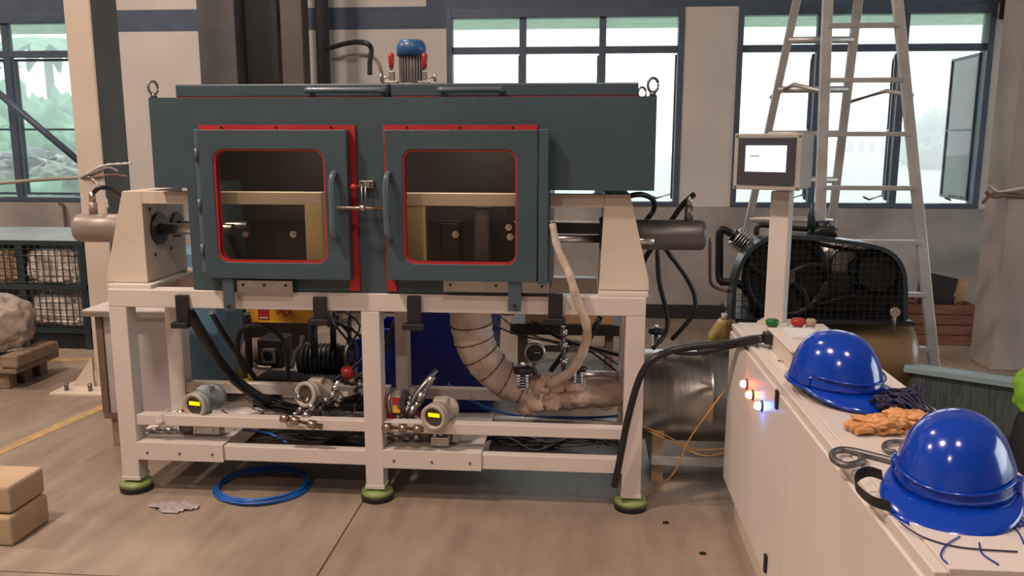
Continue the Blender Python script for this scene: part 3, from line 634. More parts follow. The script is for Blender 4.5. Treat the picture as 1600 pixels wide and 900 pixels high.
for i, px in enumerate((612, 664)):
    c = at(px, 130, Y=3.72); t = thing('toggle_clamp', 'red-handled toggle clamp standing at the %s of the motor' % ('left' if i == 0 else 'right'), 'clamp', (c.x, 3.72, 1.845), 'toggle clamps on the lid')
    bx('base', (c.x - .03, 3.70, 1.845), (c.x + .03, 3.74, 1.862), M['steel'], t, .002)
    bx('bracket', (c.x - .01, 3.71, 1.862), (c.x + .014, 3.73, 1.905), M['steel'], t, .002)
    cy('lever', (c.x, 3.72, 1.895), (c.x, 3.72, 1.94), .006, M['steel'], t, seg=8)
    g0 = at(px, 107, Y=3.72).z; g1 = at(px, 82, Y=3.72).z
    bm = B(); lathe(bm, (c.x, 3.72, g0), (0, 0, 1), [(0, .009), (.02, .0115), ((g1 - g0) * .7, .0135), ((g1 - g0) * .92, .011), (g1 - g0, 0)], 14); mk('grip', bm, M['redcap'], t)
    d_ = -1 if i == 0 else 1; sz = at(px, 121, Y=3.72).z
    cy('spindle', (c.x, 3.715, sz), (c.x + d_ * .05, 3.715, sz), .004, M['steel'], t, seg=8); cy('spindle_pad', (c.x + d_ * .046, 3.715, sz - .018), (c.x + d_ * .046, 3.715, sz + .018), .005, M['steel'], t, seg=8)

# ------------------------------------------------------------------ hoses and cables about the machine
def hose(lab, pts, r, m='black', name='hose', cat='hose', **k): return tb(name, pts, r, M[m], label=lab, cat=cat, seg=8, **k)
hose('black hose curling over from the left cylinder fitting', pp((147, 300, 3.66), (158, 293, 3.66), (180, 300, 3.75), (205, 330, 3.98), (215, 380, 4.1)), .011)
hose('black hose looping out from under the right end of the chamber', pp((984, 306, 3.62), (1003, 304, 3.66), (1020, 312, 3.72), (1021, 328, 3.76), (1008, 346, 3.78), (980, 380, 4.02), (985, 420, 4.05)), .012)
hose('black hose rising from the fitting on the right cylinder', pp((1084, 304, 3.66), (1065, 322, 3.72), (1045, 350, 3.85), (1010, 400, 4.0), (1000, 425, 4.05)), .013)
hose('black hose hanging down from beneath the right cylinder', pp((1027, 388, 3.8), (1030, 440, 3.85), (1042, 490, 3.9), (1040, 520, 3.9), (1020, 545, 3.86)), .011)
hose('black hose bowing out right below the cylinder', pp((1040, 390, 3.9), (1070, 430, 3.95), (1086, 465, 3.95), (1080, 495, 3.95), (1050, 530, 4.0)), .0115)
hose('thick black cable drooping from the low white cabinet to the floor frame', pp((1196, 528, 3.01), (1168, 531, 3.1), (1140, 536, 3.25), (1062, 545, 3.38), (1022, 560, 3.36), (1000, 590, 3.38), (982, 650, 3.40), (970, 710, 3.42), (960, 760, 3.43)), .015, name='power_cable', cat='cable')
hose('second black cable running beside the thick one into the cabinet', pp((1196, 531, 3.0), (1165, 537, 3.1), (1140, 542, 3.3), (1090, 552, 3.42), (1055, 551, 3.5)), .009, name='power_cable', cat='cable')
for i, (lab, pts, r) in enumerate([
    ('thick flat black hose sloping down behind the first clamp bracket', pp((296, 488, 3.56), (318, 525, 3.62), (345, 568, 3.72), (375, 600, 3.82), (420, 630, 3.9)), .026),
    ('black hose sloping behind the orange board toward the pump', pp((330, 488, 3.8), (352, 525, 4.0), (380, 565, 4.1), (398, 590, 4.2)), .014),
    ('black hose arching over the left side of the pump', pp((385, 590, 4.0), (372, 550, 4.0), (376, 518, 4.0), (400, 508, 4.0), (430, 518, 4.0), (447, 545, 4.0), (450, 590, 4.0)), .013),
    ('upright black hose beside the orange board', pp((386, 490, 4.1), (388, 530, 4.15), (390, 575, 4.2)), .02),
    ('black hose dropping from the chamber beside the insulated elbow', pp((738, 512, 4.05), (750, 540, 4.05), (768, 572, 4.02)), .017),
    ('black hose leaning behind the round gauge', pp((888, 542, 4.1), (860, 580, 4.1)), .014),
    ('black hose sloping down behind the thin wrapped pipe', pp((938, 495, 4.1), (915, 540, 4.05), (893, 580, 4.0)), .016),
    ('black cable crossing behind the right leg', pp((830, 500, 4.4), (880, 530, 4.35), (945, 548, 4.2), (992, 562, 4.1)), .012),
    ('black hose curving beside the blue crates', pp((618, 500, 4.15), (606, 535, 4.15), (590, 565, 4.1), (560, 590, 4.0), (540, 600, 4.0)), .016)]):
    hose(lab, pts, r)
tb('air_hose_coil', [], .005, M['bluehose']) if False else None
# blue coil on the floor: four turns
bm = B()
for k in range(4):
    c = Vector((-1.47 + random.uniform(-.012, .012), 3.57 + random.uniform(-.01, .01), .008 + k * .006)); r1 = .215 + random.uniform(-.014, .014); r2_ = .205 + random.uniform(-.014, .014)
    tube(bm, [c + Vector((math.cos(a) * r1, math.sin(a) * r2_, .001 * math.sin(3 * a))) for a in [2 * PI * j / 20 for j in range(20)]], .0055, 8, 4, closed=True)
mk('air_hose_coil', bm, M['bluehose'], label='coil of bright blue air hose lying on the floor under the white frame', cat='hose')
hose('blue air hose running up into the frame behind the coil', pp((415, 733, 3.75), (450, 700, 3.7), (438, 686, 3.72), (415, 676, 3.78), (380, 672, 3.9)), .006, 'bluehose')
hose('blue tube lying along the rear rail at right', pp((700, 600, 4.05), (740, 628, 4.05), (790, 646, 4.05), (850, 651, 4.0), (930, 652, 4.0), (985, 648, 4.0)), .007, 'bluehose')
hose('black wire sagging along the left tray', pp((345, 640, 3.6), (365, 650, 3.6), (400, 652, 3.58), (430, 655, 3.55)), .003, name='wire', cat='wire')
def wires(lab, pts, n, jit, rad, seed, m='black'):
    rng = random.Random(seed); bm = B()
    for k in range(n): tube(bm, [p + Vector((rng.uniform(-jit, jit), rng.uniform(-jit, jit), rng.uniform(-jit * .5, jit * .7))) for p in pts], rad * rng.uniform(.7, 1.3), 6, 4)
    return mk('wire_bundle', bm, M[m], label=lab, cat='wires')
wires('bundle of black wires lying on the dark shade panel behind the left transmitter', pp((375, 606, 4.0), (420, 632, 3.95), (480, 640, 3.95), (540, 628, 3.9), (572, 620, 3.9)), 9, .045, .006, 1)
wires('tangled black wires on the lower right shade panel', pp((758, 688, 3.8), (800, 682, 3.8), (850, 692, 3.75), (900, 684, 3.75), (945, 692, 3.7)), 12, .05, .0045, 2)
wires('tangled dark wires lying on the lower left shade panel', pp((400, 690, 3.75), (440, 684, 3.75), (490, 690, 3.75), (540, 688, 3.7), (566, 692, 3.7)), 9, .045, .004, 3)
wires('thin black wires strung across behind the right bay', pp((770, 500, 4.4), (820, 520, 4.3), (870, 545, 4.3), (920, 540, 4.3), (975, 575, 4.2)), 3, .05, .004, 4)
wires('loose black wires hanging behind the orange board and pump', pp((520, 488, 4.3), (545, 520, 4.25), (560, 560, 4.2), (540, 600, 4.1), (500, 618, 4.0)), 5, .06, .006, 5)
wires('fine wires over the rail beside the tilted transmitter', pp((500, 632, 3.6), (520, 650, 3.55), (545, 640, 3.6), (566, 632, 3.7)), 6, .03, .002, 6)
wires('tan cords dangling between the vessel and the right leg', pp((918, 600, 3.9), (950, 640, 3.9), (968, 610, 3.95), (975, 660, 3.9), (985, 640, 3.85)), 4, .03, .0035, 7, 'wrap_plaster')
hose('long orange wire hanging from the cabinet to the floor', pp((1178, 520, 3.30), (1160, 556, 3.3), (1146, 590, 3.42), (1110, 640, 3.4), (1075, 690, 3.45), (1052, 740, 3.5), (1010, 777, 3.6)), .0035, 'yellowwire', 'wire', 'wire')
hose('thin orange wire looping low in front of the steel vessel', pp((1010, 672, 3.7), (1060, 695, 3.66), (1100, 712, 3.6), (1142, 705, 3.5)), .003, 'yellowwire', 'wire', 'wire')
hose('thin brown wire looping above the vessel base', pp((1000, 664, 3.7), (1045, 683, 3.68), (1085, 702, 3.66), (1142, 700, 3.5)), .003, 'yellowwire', 'wire', 'wire')
hose('black cable curling from the black downpipe above the lid', pp((508, 77, 6.98), (545, 67, 6.7), (570, 67, 6.5), (580, 76, 6.5), (578, 97, 6.5), (578, 117, 6.5)), .02)
hose('thin grey cable pinned to the wall behind the black curl', pp((520, 92, 7.57), (560, 84, 7.57), (588, 92, 7.57), (598, 130, 7.57)), .012, 'wall_low', 'cable', 'cable')

# ------------------------------------------------------------------ insulated pipework under the chamber
ip = thing('insulated_pipe', 'thick tape-wrapped insulated pipe elbow curving from the chamber down to the vessel', 'pipe', at(800, 620, Y=3.85))
pth = pp((736, 470, 3.85), (737, 510, 3.85), (748, 548, 3.85), (775, 582, 3.85), (815, 603, 3.85), (850, 612, 3.85))
tb('elbow', pth, .105, M['wrap'], ip, seg=20, n=8, rfun=lambda u, i: (1.0 - .30 * u) * (1 + .03 * (i % 4 == 0) + .02 * math.sin(i * 2.3)))
bm = B(); pc = smooth_path(pth, 8)
for i in range(2, len(pc) - 2, 5):
    d = (pc[i + 1] - pc[i - 1]).normalized(); s, t_ = frame_of(d); s = (s + d * .12).normalized(); rr = .105 * (1.0 - .30 * i / (len(pc) - 1)) * 1.045
    tube(bm, [pc[i] + (s * math.cos(a) + t_ * math.sin(a)) * rr for a in [2 * PI * k / 16 for k in range(16)]], .003, 5, 1, closed=True)
mk('tape_edges', bm, M['rust'], ip)
tb('run', pp((840, 612, 3.86), (880, 617, 3.87), (920, 614, 3.9), (975, 612, 4.0)), .072, M['wrap'], ip, seg=16, rfun=lambda u, i: 1 + .06 * math.sin(i * 1.9))
bm = B()
for i, (px, py, r) in enumerate([(843, 600, .06), (838, 632, .05), (822, 640, .04), (870, 600, .05), (897, 600, .055), (862, 632, .045), (905, 622, .05)]):
    blob(bm, at(px, py, Y=3.80), (r, r * .8, r * .8), i + 3, .35, 3.5, 3, 1)
mk('lumpy_joint', bm, M['wrap_plaster'], ip)
tb('wrapped_branch', pp((862, 345, 3.42), (872, 390, 3.42), (890, 430, 3.41), (902, 470, 3.43), (917, 510, 3.5), (912, 545, 3.6), (892, 580, 3.7), (860, 600, 3.78)), .020, M['wrap'], ip, seg=12, rfun=lambda u, i: (.72 + .5 * u) * (1 + .08 * math.sin(i * 1.7)))
def valve(px, py, Y, lab, s=1.0):
    q = at(px, py, Y=Y); t = thing('spring_valve', lab, 'valve', q, 'spring valves on the pipework')
    for k in range(5):
        bm = B(); lathe(bm, (q.x, q.y, q.z + k * .013 * s), (0, 0, 1), [(0, .026 * s), (.005 * s, .026 * s)], 16); mk('disc', bm, M['steel'], t)
    cy('stem', q, (q.x, q.y, q.z + .09 * s), .013 * s, M['darksteel'], t, seg=12)
    bm = B(); lathe(bm, (q.x, q.y, q.z + .068 * s), (0, 0, 1), [(0, .03 * s), (.006 * s, .045 * s), (.028 * s, .045 * s), (.036 * s, .03 * s), (.036 * s, 0)], 20); mk('cap', bm, M['black'], t)
    cy('cap_nut', (q.x, q.y, q.z + .1 * s), (q.x, q.y, q.z + .118 * s), .012 * s, M['chrome'], t, seg=6)
valve(817, 606, 3.70, 'black-capped spring valve left of the round gauge', 1.0)
valve(904, 598, 3.72, 'black-capped spring valve right of the thin wrapped pipe', .8)
valve(1025, 540, 3.98, 'black-capped spring valve on top of the steel vessel', .85)
q = at(836, 550, Y=3.80); t = thing('round_gauge', 'round black pressure gauge with chrome rim above the wrapped joint', 'gauge', (q.x, q.y, q.z - .1))
bm = B(); lathe(bm, (q.x, q.y + .02, q.z), (0, -1, 0), [(0, .045), (.01, .05), (.035, .05), (.038, .046), (.038, .040)], 28); mk('rim', bm, M['steel'], t)
cy('dial', (q.x, q.y - .0182, q.z), (q.x, q.y - .0187, q.z), .041, M['black'], t); bx('needle', (q.x - .002, q.y - .0195, q.z), (q.x + .025, q.y - .0188, q.z + .003), M['white'], t)
cy('stem', (q.x, q.y, q.z - .12), (q.x, q.y, q.z - .045), .012, M['darksteel'], t, seg=12)
q = at(881, 600, Y=3.92); t = thing('threaded_riser', 'upright threaded steel riser between the gauge and the wrapped pipe', 'pipe', q)
cy('riser', q, at(880, 510, Y=3.92), .012, M['darksteel'], t, seg=10)
for py in (590, 570, 545, 525): c = at(881, py, Y=3.92); cy('coupling', c, (c.x, c.y, c.z + .028), .018, M['steel'], t, seg=8)

# ------------------------------------------------------------------ horizontal steel vessel
vy = 4.0; vr = .222; vz = at(1080, 617, Y=vy).z; vx0 = at(985, 617, Y=vy).x
v = thing('steel_vessel', 'horizontal stainless cylindrical vessel lying between the white frame and cabinet', 'tank', (.6, vy, 0))
bm = B(); lathe(bm, (vx0, vy, vz), (1, 0, 0), [(-.03, 0), (-.03, vr * .35), (-.018, vr * .8), (0, vr), (.36, vr), (.362, vr * 1.006), (.38, vr * 1.006), (.382, vr), (.66, vr), (.69, vr * .7), (.70, 0)], 56); mk('shell', bm, M['vessel'], v)
cy('nozzle', (at(1100, 550, Y=4).x, vy, vz + vr - .02), (at(1100, 550, Y=4).x, vy, vz + vr + .035), .035, M['rust'], v)
cy('inlet_pipe', (vx0, vy, vz + .06), (vx0 - .3, vy, vz + .06), .05, M['vessel'], v)
cy('inlet_flange', (vx0 - .03, vy, vz - .02), (vx0 - .02, vy, vz - .02), .12, M['wrap'], v)
for xx in (.345, .80):
    bx('saddle', (xx, vy - .16, .06), (xx + .05, vy + .16, vz - vr * .78), M['board'], v, .003)
    bx('support_leg', (xx, vy - .2, 0), (xx + .055, vy - .15, vz - .12), M['board'], v, .003)
bx('base_rail', (.34, vy - .24, .10), (.98, vy - .2, .145), M['alu'], v, .003); bx('base_rail', (.34, vy + .16, .10), (.98, vy + .2, .145), M['alu'], v, .003)

# ------------------------------------------------------------------ transmitters and fittings on the rails
def transmitter(px, py, Y, yaw, lab, blue, face='lcd', s=1.0, pitch=0):
    q = at(px, py, Y=Y); d = Vector((math.sin(yaw), -math.cos(yaw), pitch)).normalized()
    t = thing('pressure_transmitter', lab, 'pressure transmitter', (q.x, q.y, q.z - .12 * s), 'pressure transmitters on the rails'); bmn = M['transblue'] if blue else M['trans']
    bm = B(); lathe(bm, q, -d, [(-.045 * s, .052 * s), (-.035 * s, .054 * s), (-.018 * s, .054 * s), (-.015 * s, .048 * s), (.06 * s, .048 * s), (.064 * s, .053 * s), (.085 * s, .053 * s), (.09 * s, .045 * s), (.09 * s, 0)], 32); mk('housing', bm, bmn, t)
    bm = B(); lathe(bm, q + d * .0455 * s, d, [(0, .054 * s), (.012 * s, .054 * s), (.016 * s, .050 * s), (.016 * s, .039 * s), (.002 * s, .038 * s)], 32); mk('cover_ring', bm, M['trans'], t)
    s_, u_ = frame_of(d)
    cy('dial', q + d * .047 * s, q + d * .049 * s, .039 * s, M['darkface'], t)
    if face == 'lcd':
        bm = B(); c = q + d * .051 * s; sv = Vector((math.cos(yaw), math.sin(yaw), 0)); uv = sv.cross(-d) * -1
        if uv.z < 0: uv = -uv
        P_ = [c + sv * a * .024 * s + uv * (b * .0075 + .009) * s for a, b in ((-1, -1), (1, -1), (1, 1), (-1, 1))]; Q_ = [p + d * .002 for p in P_]
        A = [bm.verts.new(p) for p in P_]; Bv = [bm.verts.new(p) for p in Q_]; bm.faces.new(A); bm.faces.new(Bv)
        for k in range(4): bm.faces.new((A[k], A[(k + 1) % 4], Bv[(k + 1) % 4], Bv[k]))
        mk('display', bm, M['lcd'], t)
    bx('terminal_lug', (q.x - .03 * s - d.x * .02, q.y + .0, q.z + .03 * s), (q.x + .03 * s - d.x * .02, q.y + .05 * s, q.z + .058 * s), bmn, t, .008)
    cy('neck', (q.x - d.x * .02, q.y + .02, q.z - .045 * s), (q.x - d.x * .02, q.y + .02, q.z - .105 * s), .022 * s, M['steel'], t, seg=14)
    bx('sensor_block', (q.x - .035 * s, q.y - .01, q.z - .135 * s), (q.x + .04 * s, q.y + .05, q.z - .1 * s), M['steel'], t, .004)
    return t
transmitter(317, 628, 3.56, R(-12), 'left transmitter with a glowing yellow display and grey-blue housing on the tray', True, s=1.14)
transmitter(686, 646, 3.50, R(-14), 'cream transmitter with a glowing yellow display right of the middle leg', False, s=1.1)
transmitter(490, 614, 3.60, R(-20), 'tilted steel transmitter turned away beside a red cap, left of the middle leg', False, 'x', 1.1, .15)
def capb(px, py, Y, d, lab, r=.021, L=.045):
    q = at(px, py, Y=Y); d = Vector(d).normalized(); t = thing('capped_fitting', lab, 'cap', q, 'red plastic caps')
    bm = B(); lathe(bm, q, d, [(0, r), (L * .8, r), (L, r * .8), (L, 0)], 16); mk('cap', bm, M['redcap'], t); cy('fitting', q - d * .05, q, r * .55, M['steel'], t, seg=10)
capb(546, 588, 3.62, (-.15, -.3, .6), 'red plastic cap on an angled fitting beside the middle leg', .026, .05)
capb(302, 646, 3.60, (-1, -.1, 0), 'small red cap beneath the left transmitter'); capb(612, 632, 3.64, (-1, -.1, 0), 'small red cap beside the middle leg behind the label disc')
capb(672, 656, 3.62, (-1, -.1, 0), 'small red cap under the cream transmitter')
# angled fittings
def fitting(lab, pts, r, m='steel', nuts=(.25, .6), nr=1.5):
    t = thing('pipe_fitting', lab, 'fitting', pts[0], 'steel pipe fittings'); tb('tube', pts, r, M[m], t, seg=12, smooth=False)
    a, b2 = Vector(pts[0]), Vector(pts[-1])
    for u in nuts: cy('nut', a.lerp(b2, u - .09), a.lerp(b2, u + .09), r * nr, M['brass'] if m == 'brass' else M['steel'], t, seg=6)
fitting('brass-coloured straight fitting crossing the middle rail left of the middle leg', pp((438, 652, 3.44), (504, 667, 3.44)), .013, 'brass', (.1, .35, .75))
fitting('brass-coloured straight fitting on the rail right of the middle leg', pp((597, 667, 3.445), (662, 671, 3.445)), .013, 'brass', (.12, .5, .85))
fitting('steel impulse line and valve under the left transmitter', pp((222, 672, 3.58), (292, 672, 3.58)), .009, 'steel', (.3, .6, .85))
fitting('steel impulse line below the rail at the right bay', pp((600, 684, 3.58), (660, 684, 3.58)), .010, 'steel', (.3, .6, .85))
fitting('short steel fitting pointing up behind the left transmitter', pp((240, 655, 3.6), (300, 640, 3.62)), .008, 'steel', (.2, .7))
fitting('angled steel fitting with a yellow tip beside the middle leg', pp((555, 612, 3.66), (581, 572, 3.66)), .013, 'steel', (.3, .6))
fitting('bright chrome fitting at the left of the tilted transmitter', pp((455, 610, 3.55), (478, 630, 3.55)), .009, 'steel', (.5,))
fitting('steel fitting rising from rail under the tilted transmitter', pp((470, 662, 3.5), (498, 618, 3.55)), .013, 'steel', (.3, .6))
fitting('steel chain of fittings slanting behind the label disc', pp((632, 662, 3.55), (650, 615, 3.58), (682, 578, 3.62)), .012, 'steel', (.25, .5, .8))
for i, (pa, pb, lab) in enumerate([(281, 345, 'steel manifold block in tray below left transmitter'), (655, 718, 'steel manifold block in tray right of middle leg')]):
    A = at(pa, 666 + 8 * i, Y=3.56); Bq = at(pb, 686 + 8 * i, Y=3.56); t = thing('valve_manifold', lab, 'valve block', (A.x, 3.58, .247), 'valve manifolds on the trays')
    cy('knob', (A.x, 3.58, .285), (A.x + .06, 3.58, .285), .030, M['darksteel'], t, seg=14)
    bx('block', (A.x + .06, 3.555, .255), (Bq.x, 3.615, .315), M['steel'], t, .006); bx('tie_plate', (A.x + .08, 3.553, .265), (Bq.x - .03, 3.557, .305), M['rust'], t, .002)
    bx('bracket', (A.x + .08, 3.56, .247), (Bq.x - .02, 3.61, .256), M['darksteel'], t)
for i, (px0, py0, px1_, py1, Yv, lab) in enumerate([(598, 621, 616, 642, 3.70, 'square red plastic block behind the label disc'), (284, 640, 301, 651, 3.58, 'small red block under the left transmitter at its left'), (648, 648, 672, 660, 3.66, 'red block on the tray left of the cream transmitter')]):
    A = at(px0, py1, Y=Yv); Bq = at(px1_, py0, Y=Yv); bx('red_block', (A.x, Yv, .248), (Bq.x, Yv + .05, max(Bq.z, .30)), M['redcap'], bevel=.003, label=lab, cat='block')
rng = random.Random(4)
for i, (lab, pts_) in enumerate([('chrome tee fittings crowded under the tilted transmitter', [(470, 640), (484, 652), (497, 640), (488, 630), (508, 648)]), ('chrome fittings crowded between the label disc and the cream transmitter', [(636, 640), (646, 652), (652, 632), (640, 622), (660, 618), (632, 655)]), ('small chrome fittings right of the tilted transmitter under the red cap', [(524, 606), (536, 614), (530, 624), (518, 618)])]):
    t = thing('fitting_cluster', lab, 'fittings', at(*pts_[0], Y=3.6), 'clustered chrome fittings')
    for (px, py) in pts_:
        c = at(px, py, Y=3.58 + rng.uniform(-.03, .03)); d = Vector((rng.uniform(-1, 1), rng.uniform(-.6, .2), rng.uniform(-1, 1))).normalized()
        cy('stub', c - d * .035, c + d * .035, .009, M['chrome'], t, seg=10); cy('hex_nut', c - d * .012, c + d * .012, .017, M['steel'], t, seg=6); cy('end_nut', c + d * .026, c + d * .038, .014, M['chrome'], t, seg=6)
q = at(622, 628, Y=3.56); t = thing('label_disc', 'round steel flange disc with red and yellow labels right of the middle leg', 'instrument', (q.x, 3.56, q.z - .06))
cy('disc', (q.x - .03, 3.57, q.z), (q.x - .018, 3.568, q.z), .06, M['steel'], t, seg=28); cy('drum', (q.x - .018, 3.568, q.z), (q.x + .022, 3.562, q.z), .052, M['trans'], t, seg=28); cy('rear_disc', (q.x + .022, 3.562, q.z), (q.x + .03, 3.56, q.z), .057, M['darksteel'], t, seg=28)
cy('stem', (q.x, 3.565, q.z - .12), (q.x, 3.565, q.z - .05), .012, M['steel'], t, seg=10)
bx('red_label', (q.x - .014, 3.509, q.z + .003), (q.x + .018, 3.522, q.z + .034), M['redcap'], t, label='red label'); bx('yellow_label', (q.x - .014, 3.509, q.z - .034), (q.x + .018, 3.522, q.z - .001), M['orange'], t, label='yellow label')
q = at(248, 655, Y=3.46); t = thing('paper_tag', 'small round white tag hanging over the middle rail at left', 'tag', (q.x, 3.46, q.z)); cy('disc', (q.x, 3.462, q.z), (q.x, 3.459, q.z), .02, M['white'], t, seg=16); tb('string', pp((248, 650, 3.46), (262, 640, 3.5), (280, 640, 3.55)), .002, M['white'], t, seg=6)

# ------------------------------------------------------------------ orange warning board, pump, crates behind
A = at(388, 484, Y=4.35); Bq = at(512, 506, Y=4.35); t = thing('warning_board', 'orange-yellow board with a red label and a red arrow mark', 'sign', ((A.x + Bq.x) / 2, 4.35, Bq.z))
bx('board', (A.x, 4.35, Bq.z), (Bq.x, 4.37, Bq.z + .14), M['orange'], t, .002); bx('edge_strip', (A.x - .008, 4.345, Bq.z - .003), (A.x, 4.372, Bq.z + .14), M['white'], t)
A = at(403, 483, Y=4.349); Bq = at(421, 499, Y=4.349); bx('red_label', (A.x, 4.347, Bq.z), (Bq.x, 4.35, A.z + .02), M['redcap'], t, label='red label'); bx('label_text', (A.x + .008, 4.3455, Bq.z + .006), (Bq.x - .006, 4.347, Bq.z + .012), M['white'], t)
tb('arrow', [at(432, 490, Y=4.347), at(440, 486, Y=4.347), at(446, 494, Y=4.347), at(454, 488, Y=4.347), at(456, 493, Y=4.347)], .0035, M['redcap'], t, seg=6); 
for (a_, b2_) in (((430, 483.5), (456, 485)), ((456, 485), (449, 481)), ((456, 485), (450, 489))): cy('arrow_stroke', at(*a_, Y=4.347), at(*b2_, Y=4.347), .003, M['redcap'], t, seg=6)
# motor pump set
py_ = 4.55; t = thing('hydraulic_pump', 'dark hydraulic pump and motor set standing behind the white frame', 'pump', (at(480, 560, Y=py_).x, py_, 0))
A = at(392, 605, Y=py_); Bq = at(568, 605, Y=py_); zf = at(480, 598, Y=py_).z
bx('base', (A.x, py_ - .15, zf - .03), (Bq.x, py_ + .25, zf), M['blackmetal'], t, .005)
for (xx, yy) in ((A.x + .05, py_ - .1), (Bq.x - .1, py_ - .1), (A.x + .05, py_ + .18), (Bq.x - .1, py_ + .18)): bx('leg', (xx, yy, 0), (xx + .05, yy + .05, zf - .03), M['blackmetal'], t)
c0 = at(470, 560, Y=py_); c1 = at(545, 556, Y=py_); cy('motor_body', (c0.x, py_, c0.z), (c1.x, py_, c0.z), .085, M['blackmetal'], t)
bm = B()
for k in range(8): lathe(bm, (c0.x + .03 + k * .026, py_, c0.z), (1, 0, 0), [(0, .086), (0.001, .094), (.006, .094), (.007, .086)], 24)
mk('motor_fins', bm, M['guard'], t)
cy('fan_wheel', (c1.x, py_, c0.z + .01), (c1.x + .03, py_, c0.z + .01), .11, M['darksteel'], t)
q = at(432, 548, Y=py_); bx('gear_block', (q.x - .075, py_ - .1, q.z - .08), (q.x + .07, py_ + .08, q.z + .09), M['blackmetal'], t, .01)
bm = B(); ring_prism(bm, rrect(q.x, q.z, .042, .042, .015), rrect(q.x, q.z, .026, .026, .02), 'y', py_ - .13, py_ - .1); mk('port_flange', bm, M['darksteel'], t, .003)
q2 = at(404, 550, Y=py_); bm = B(); lathe(bm, (q2.x - .09, py_, q2.z), (1, 0, 0), [(0, .04), (.02, .08), (.1, .085), (.16, .07)], 20); mk('bell_housing', bm, M['rust'], t)
tb('chrome_hook', pp((455, 575, 4.4), (462, 550, 4.4), (470, 540, 4.4), (472, 525, 4.4)), .014, M['steel'], t); tb('copper_pipe', pp((395, 568, 4.4), (405, 574, 4.4), (425, 575, 4.4)), .012, M['brass'], t)
cy('riser', at(492, 560, Y=4.4), at(490, 500, Y=4.4), .02, M['blackmetal'], t, seg=12)
for (a_, b2_, r) in (((520, 485), (521, 545), .018), ((546, 485), (546, 540), .012)): cy('riser', at(*a_, Y=4.5), at(*b2_, Y=4.5), r, M['blackmetal'], t, seg=12)
bx('oil_tank', at(480, 485, Y=4.9), at(392, 540, Y=5.0), M['inside'], t)

# blue crates
def crate(px0, px1, py0, py1, Y, lab, rot=0):
    A = at(px0, py1, Y=Y); Bq = at(px1, py0, Y=Y); h = Bq.z - 0; t = thing('plastic_crate', lab, 'crate', ((A.x + Bq.x) / 2, Y, 0), 'blue plastic crates')
    x0, x1 = A.x, Bq.x; D = .34; z1 = Bq.z
    bx('bottom', (x0 + .012, Y + .012, .0), (x1 - .012, Y + D - .012, .012), M['crate'], t)
    for (a_, b2_) in (((x0, Y), (x1, Y + .01)), ((x0, Y + D - .01), (x1, Y + D)), ((x0, Y + .01), (x0 + .01, Y + D - .01)), ((x1 - .01, Y + .01), (x1, Y + D - .01))): bx('side', (*a_, 0), (*b2_, z1), M['crate'], t)
    bx('rim', (x0 - .01, Y - .012, z1 - .025), (x1 + .01, Y, z1), M['crate'], t, .003)
    k = x0 + .03
    while k < x1 - .02: bx('rib', (k, Y - .008, .02), (k + .012, Y, z1 - .026), M['crate'], t); k += .055
crate(560, 600, 530, 590, 4.85, 'bright blue ribbed crate left of the middle leg behind the pump')
crate(584, 626, 514, 592, 4.65, 'taller bright blue ribbed crate seen right of the middle leg')
A = at(629, 600, Y=4.75); Bq = at(775, 470, Y=4.75)
t = thing('blue_bin', 'large dark blue plastic bin behind the frame', 'bin', ((A.x + Bq.x) / 2, 4.75, 0))
bm = B(); prism(bm, [(A.x + .03, 0), (Bq.x - .03, 0), (Bq.x, .93), (A.x, .93)], 'y', 4.75, 5.2); mk('body', bm, M['drum'], t, .02)
bx('rim', (A.x - .02, 4.73, .90), (Bq.x + .02, 5.22, .94), M['drum'], t, .008)
# yellow bag
q = at(357, 585, Y=5.1); bm = B(); blob(bm, (q.x, 5.1, .07), (.13, .1, .075), 5, .5, 3, 4, .8, 0); mk('plastic_bag', bm, M['yellowbag'], label='crumpled bright yellow bag on the floor behind the hoses', cat='bag')
q = at(357, 585, Y=5.1)
# dark shelving behind
A = at(325, 530, Y=5.9); Bq = at(400, 470, Y=5.9); t = thing('steel_rack', 'dark steel rack with upright plates behind the hoses', 'rack', (A.x, 5.9, 0))
for k in range(4): bx('post', (A.x + k * (Bq.x - A.x) / 3, 5.9, 0), (A.x + k * (Bq.x - A.x) / 3 + .035, 5.94, .8), M['darksteel'], t)
for zz_ in (.25, .5, .78): bx('shelf', (A.x, 5.94, zz_), (Bq.x + .035, 6.3, zz_ + .02), M['blackmetal'], t)
bx('back_sheet', (A.x, 6.3, .1), (Bq.x, 6.32, .8), M['guard'], t)
# orange-brown carton behind at right
A = at(820, 505, Y=5.6); Bq = at(960, 470, Y=5.6); t = thing('carton', 'flat orange-brown carton on a dark stand behind the right bay', 'box', ((A.x + Bq.x) / 2, 5.75, A.z))
bx('body', (A.x, 5.6, A.z), (Bq.x, 5.95, A.z + .18), M['card'], t, .004)
t = thing('low_stand', 'low dark stand carrying the flat carton by the back wall', 'stand', ((A.x + Bq.x) / 2, 5.75, 0))
zs = at(880, 535, Y=5.58).z; bx('top', (A.x - .1, 5.58, zs + .05), (Bq.x + .05, 6.0, A.z), M['inside'], t, .004)
for xx in (A.x - .05, Bq.x - .05):
    for yy in (5.62, 5.9): bx('leg', (xx, yy, 0), (xx + .05, yy + .05, zs + .05), M['rust'], t)
bx('stretcher', (A.x, 5.63, .16), (Bq.x - .05, 5.66, .2), M['rust'], t)

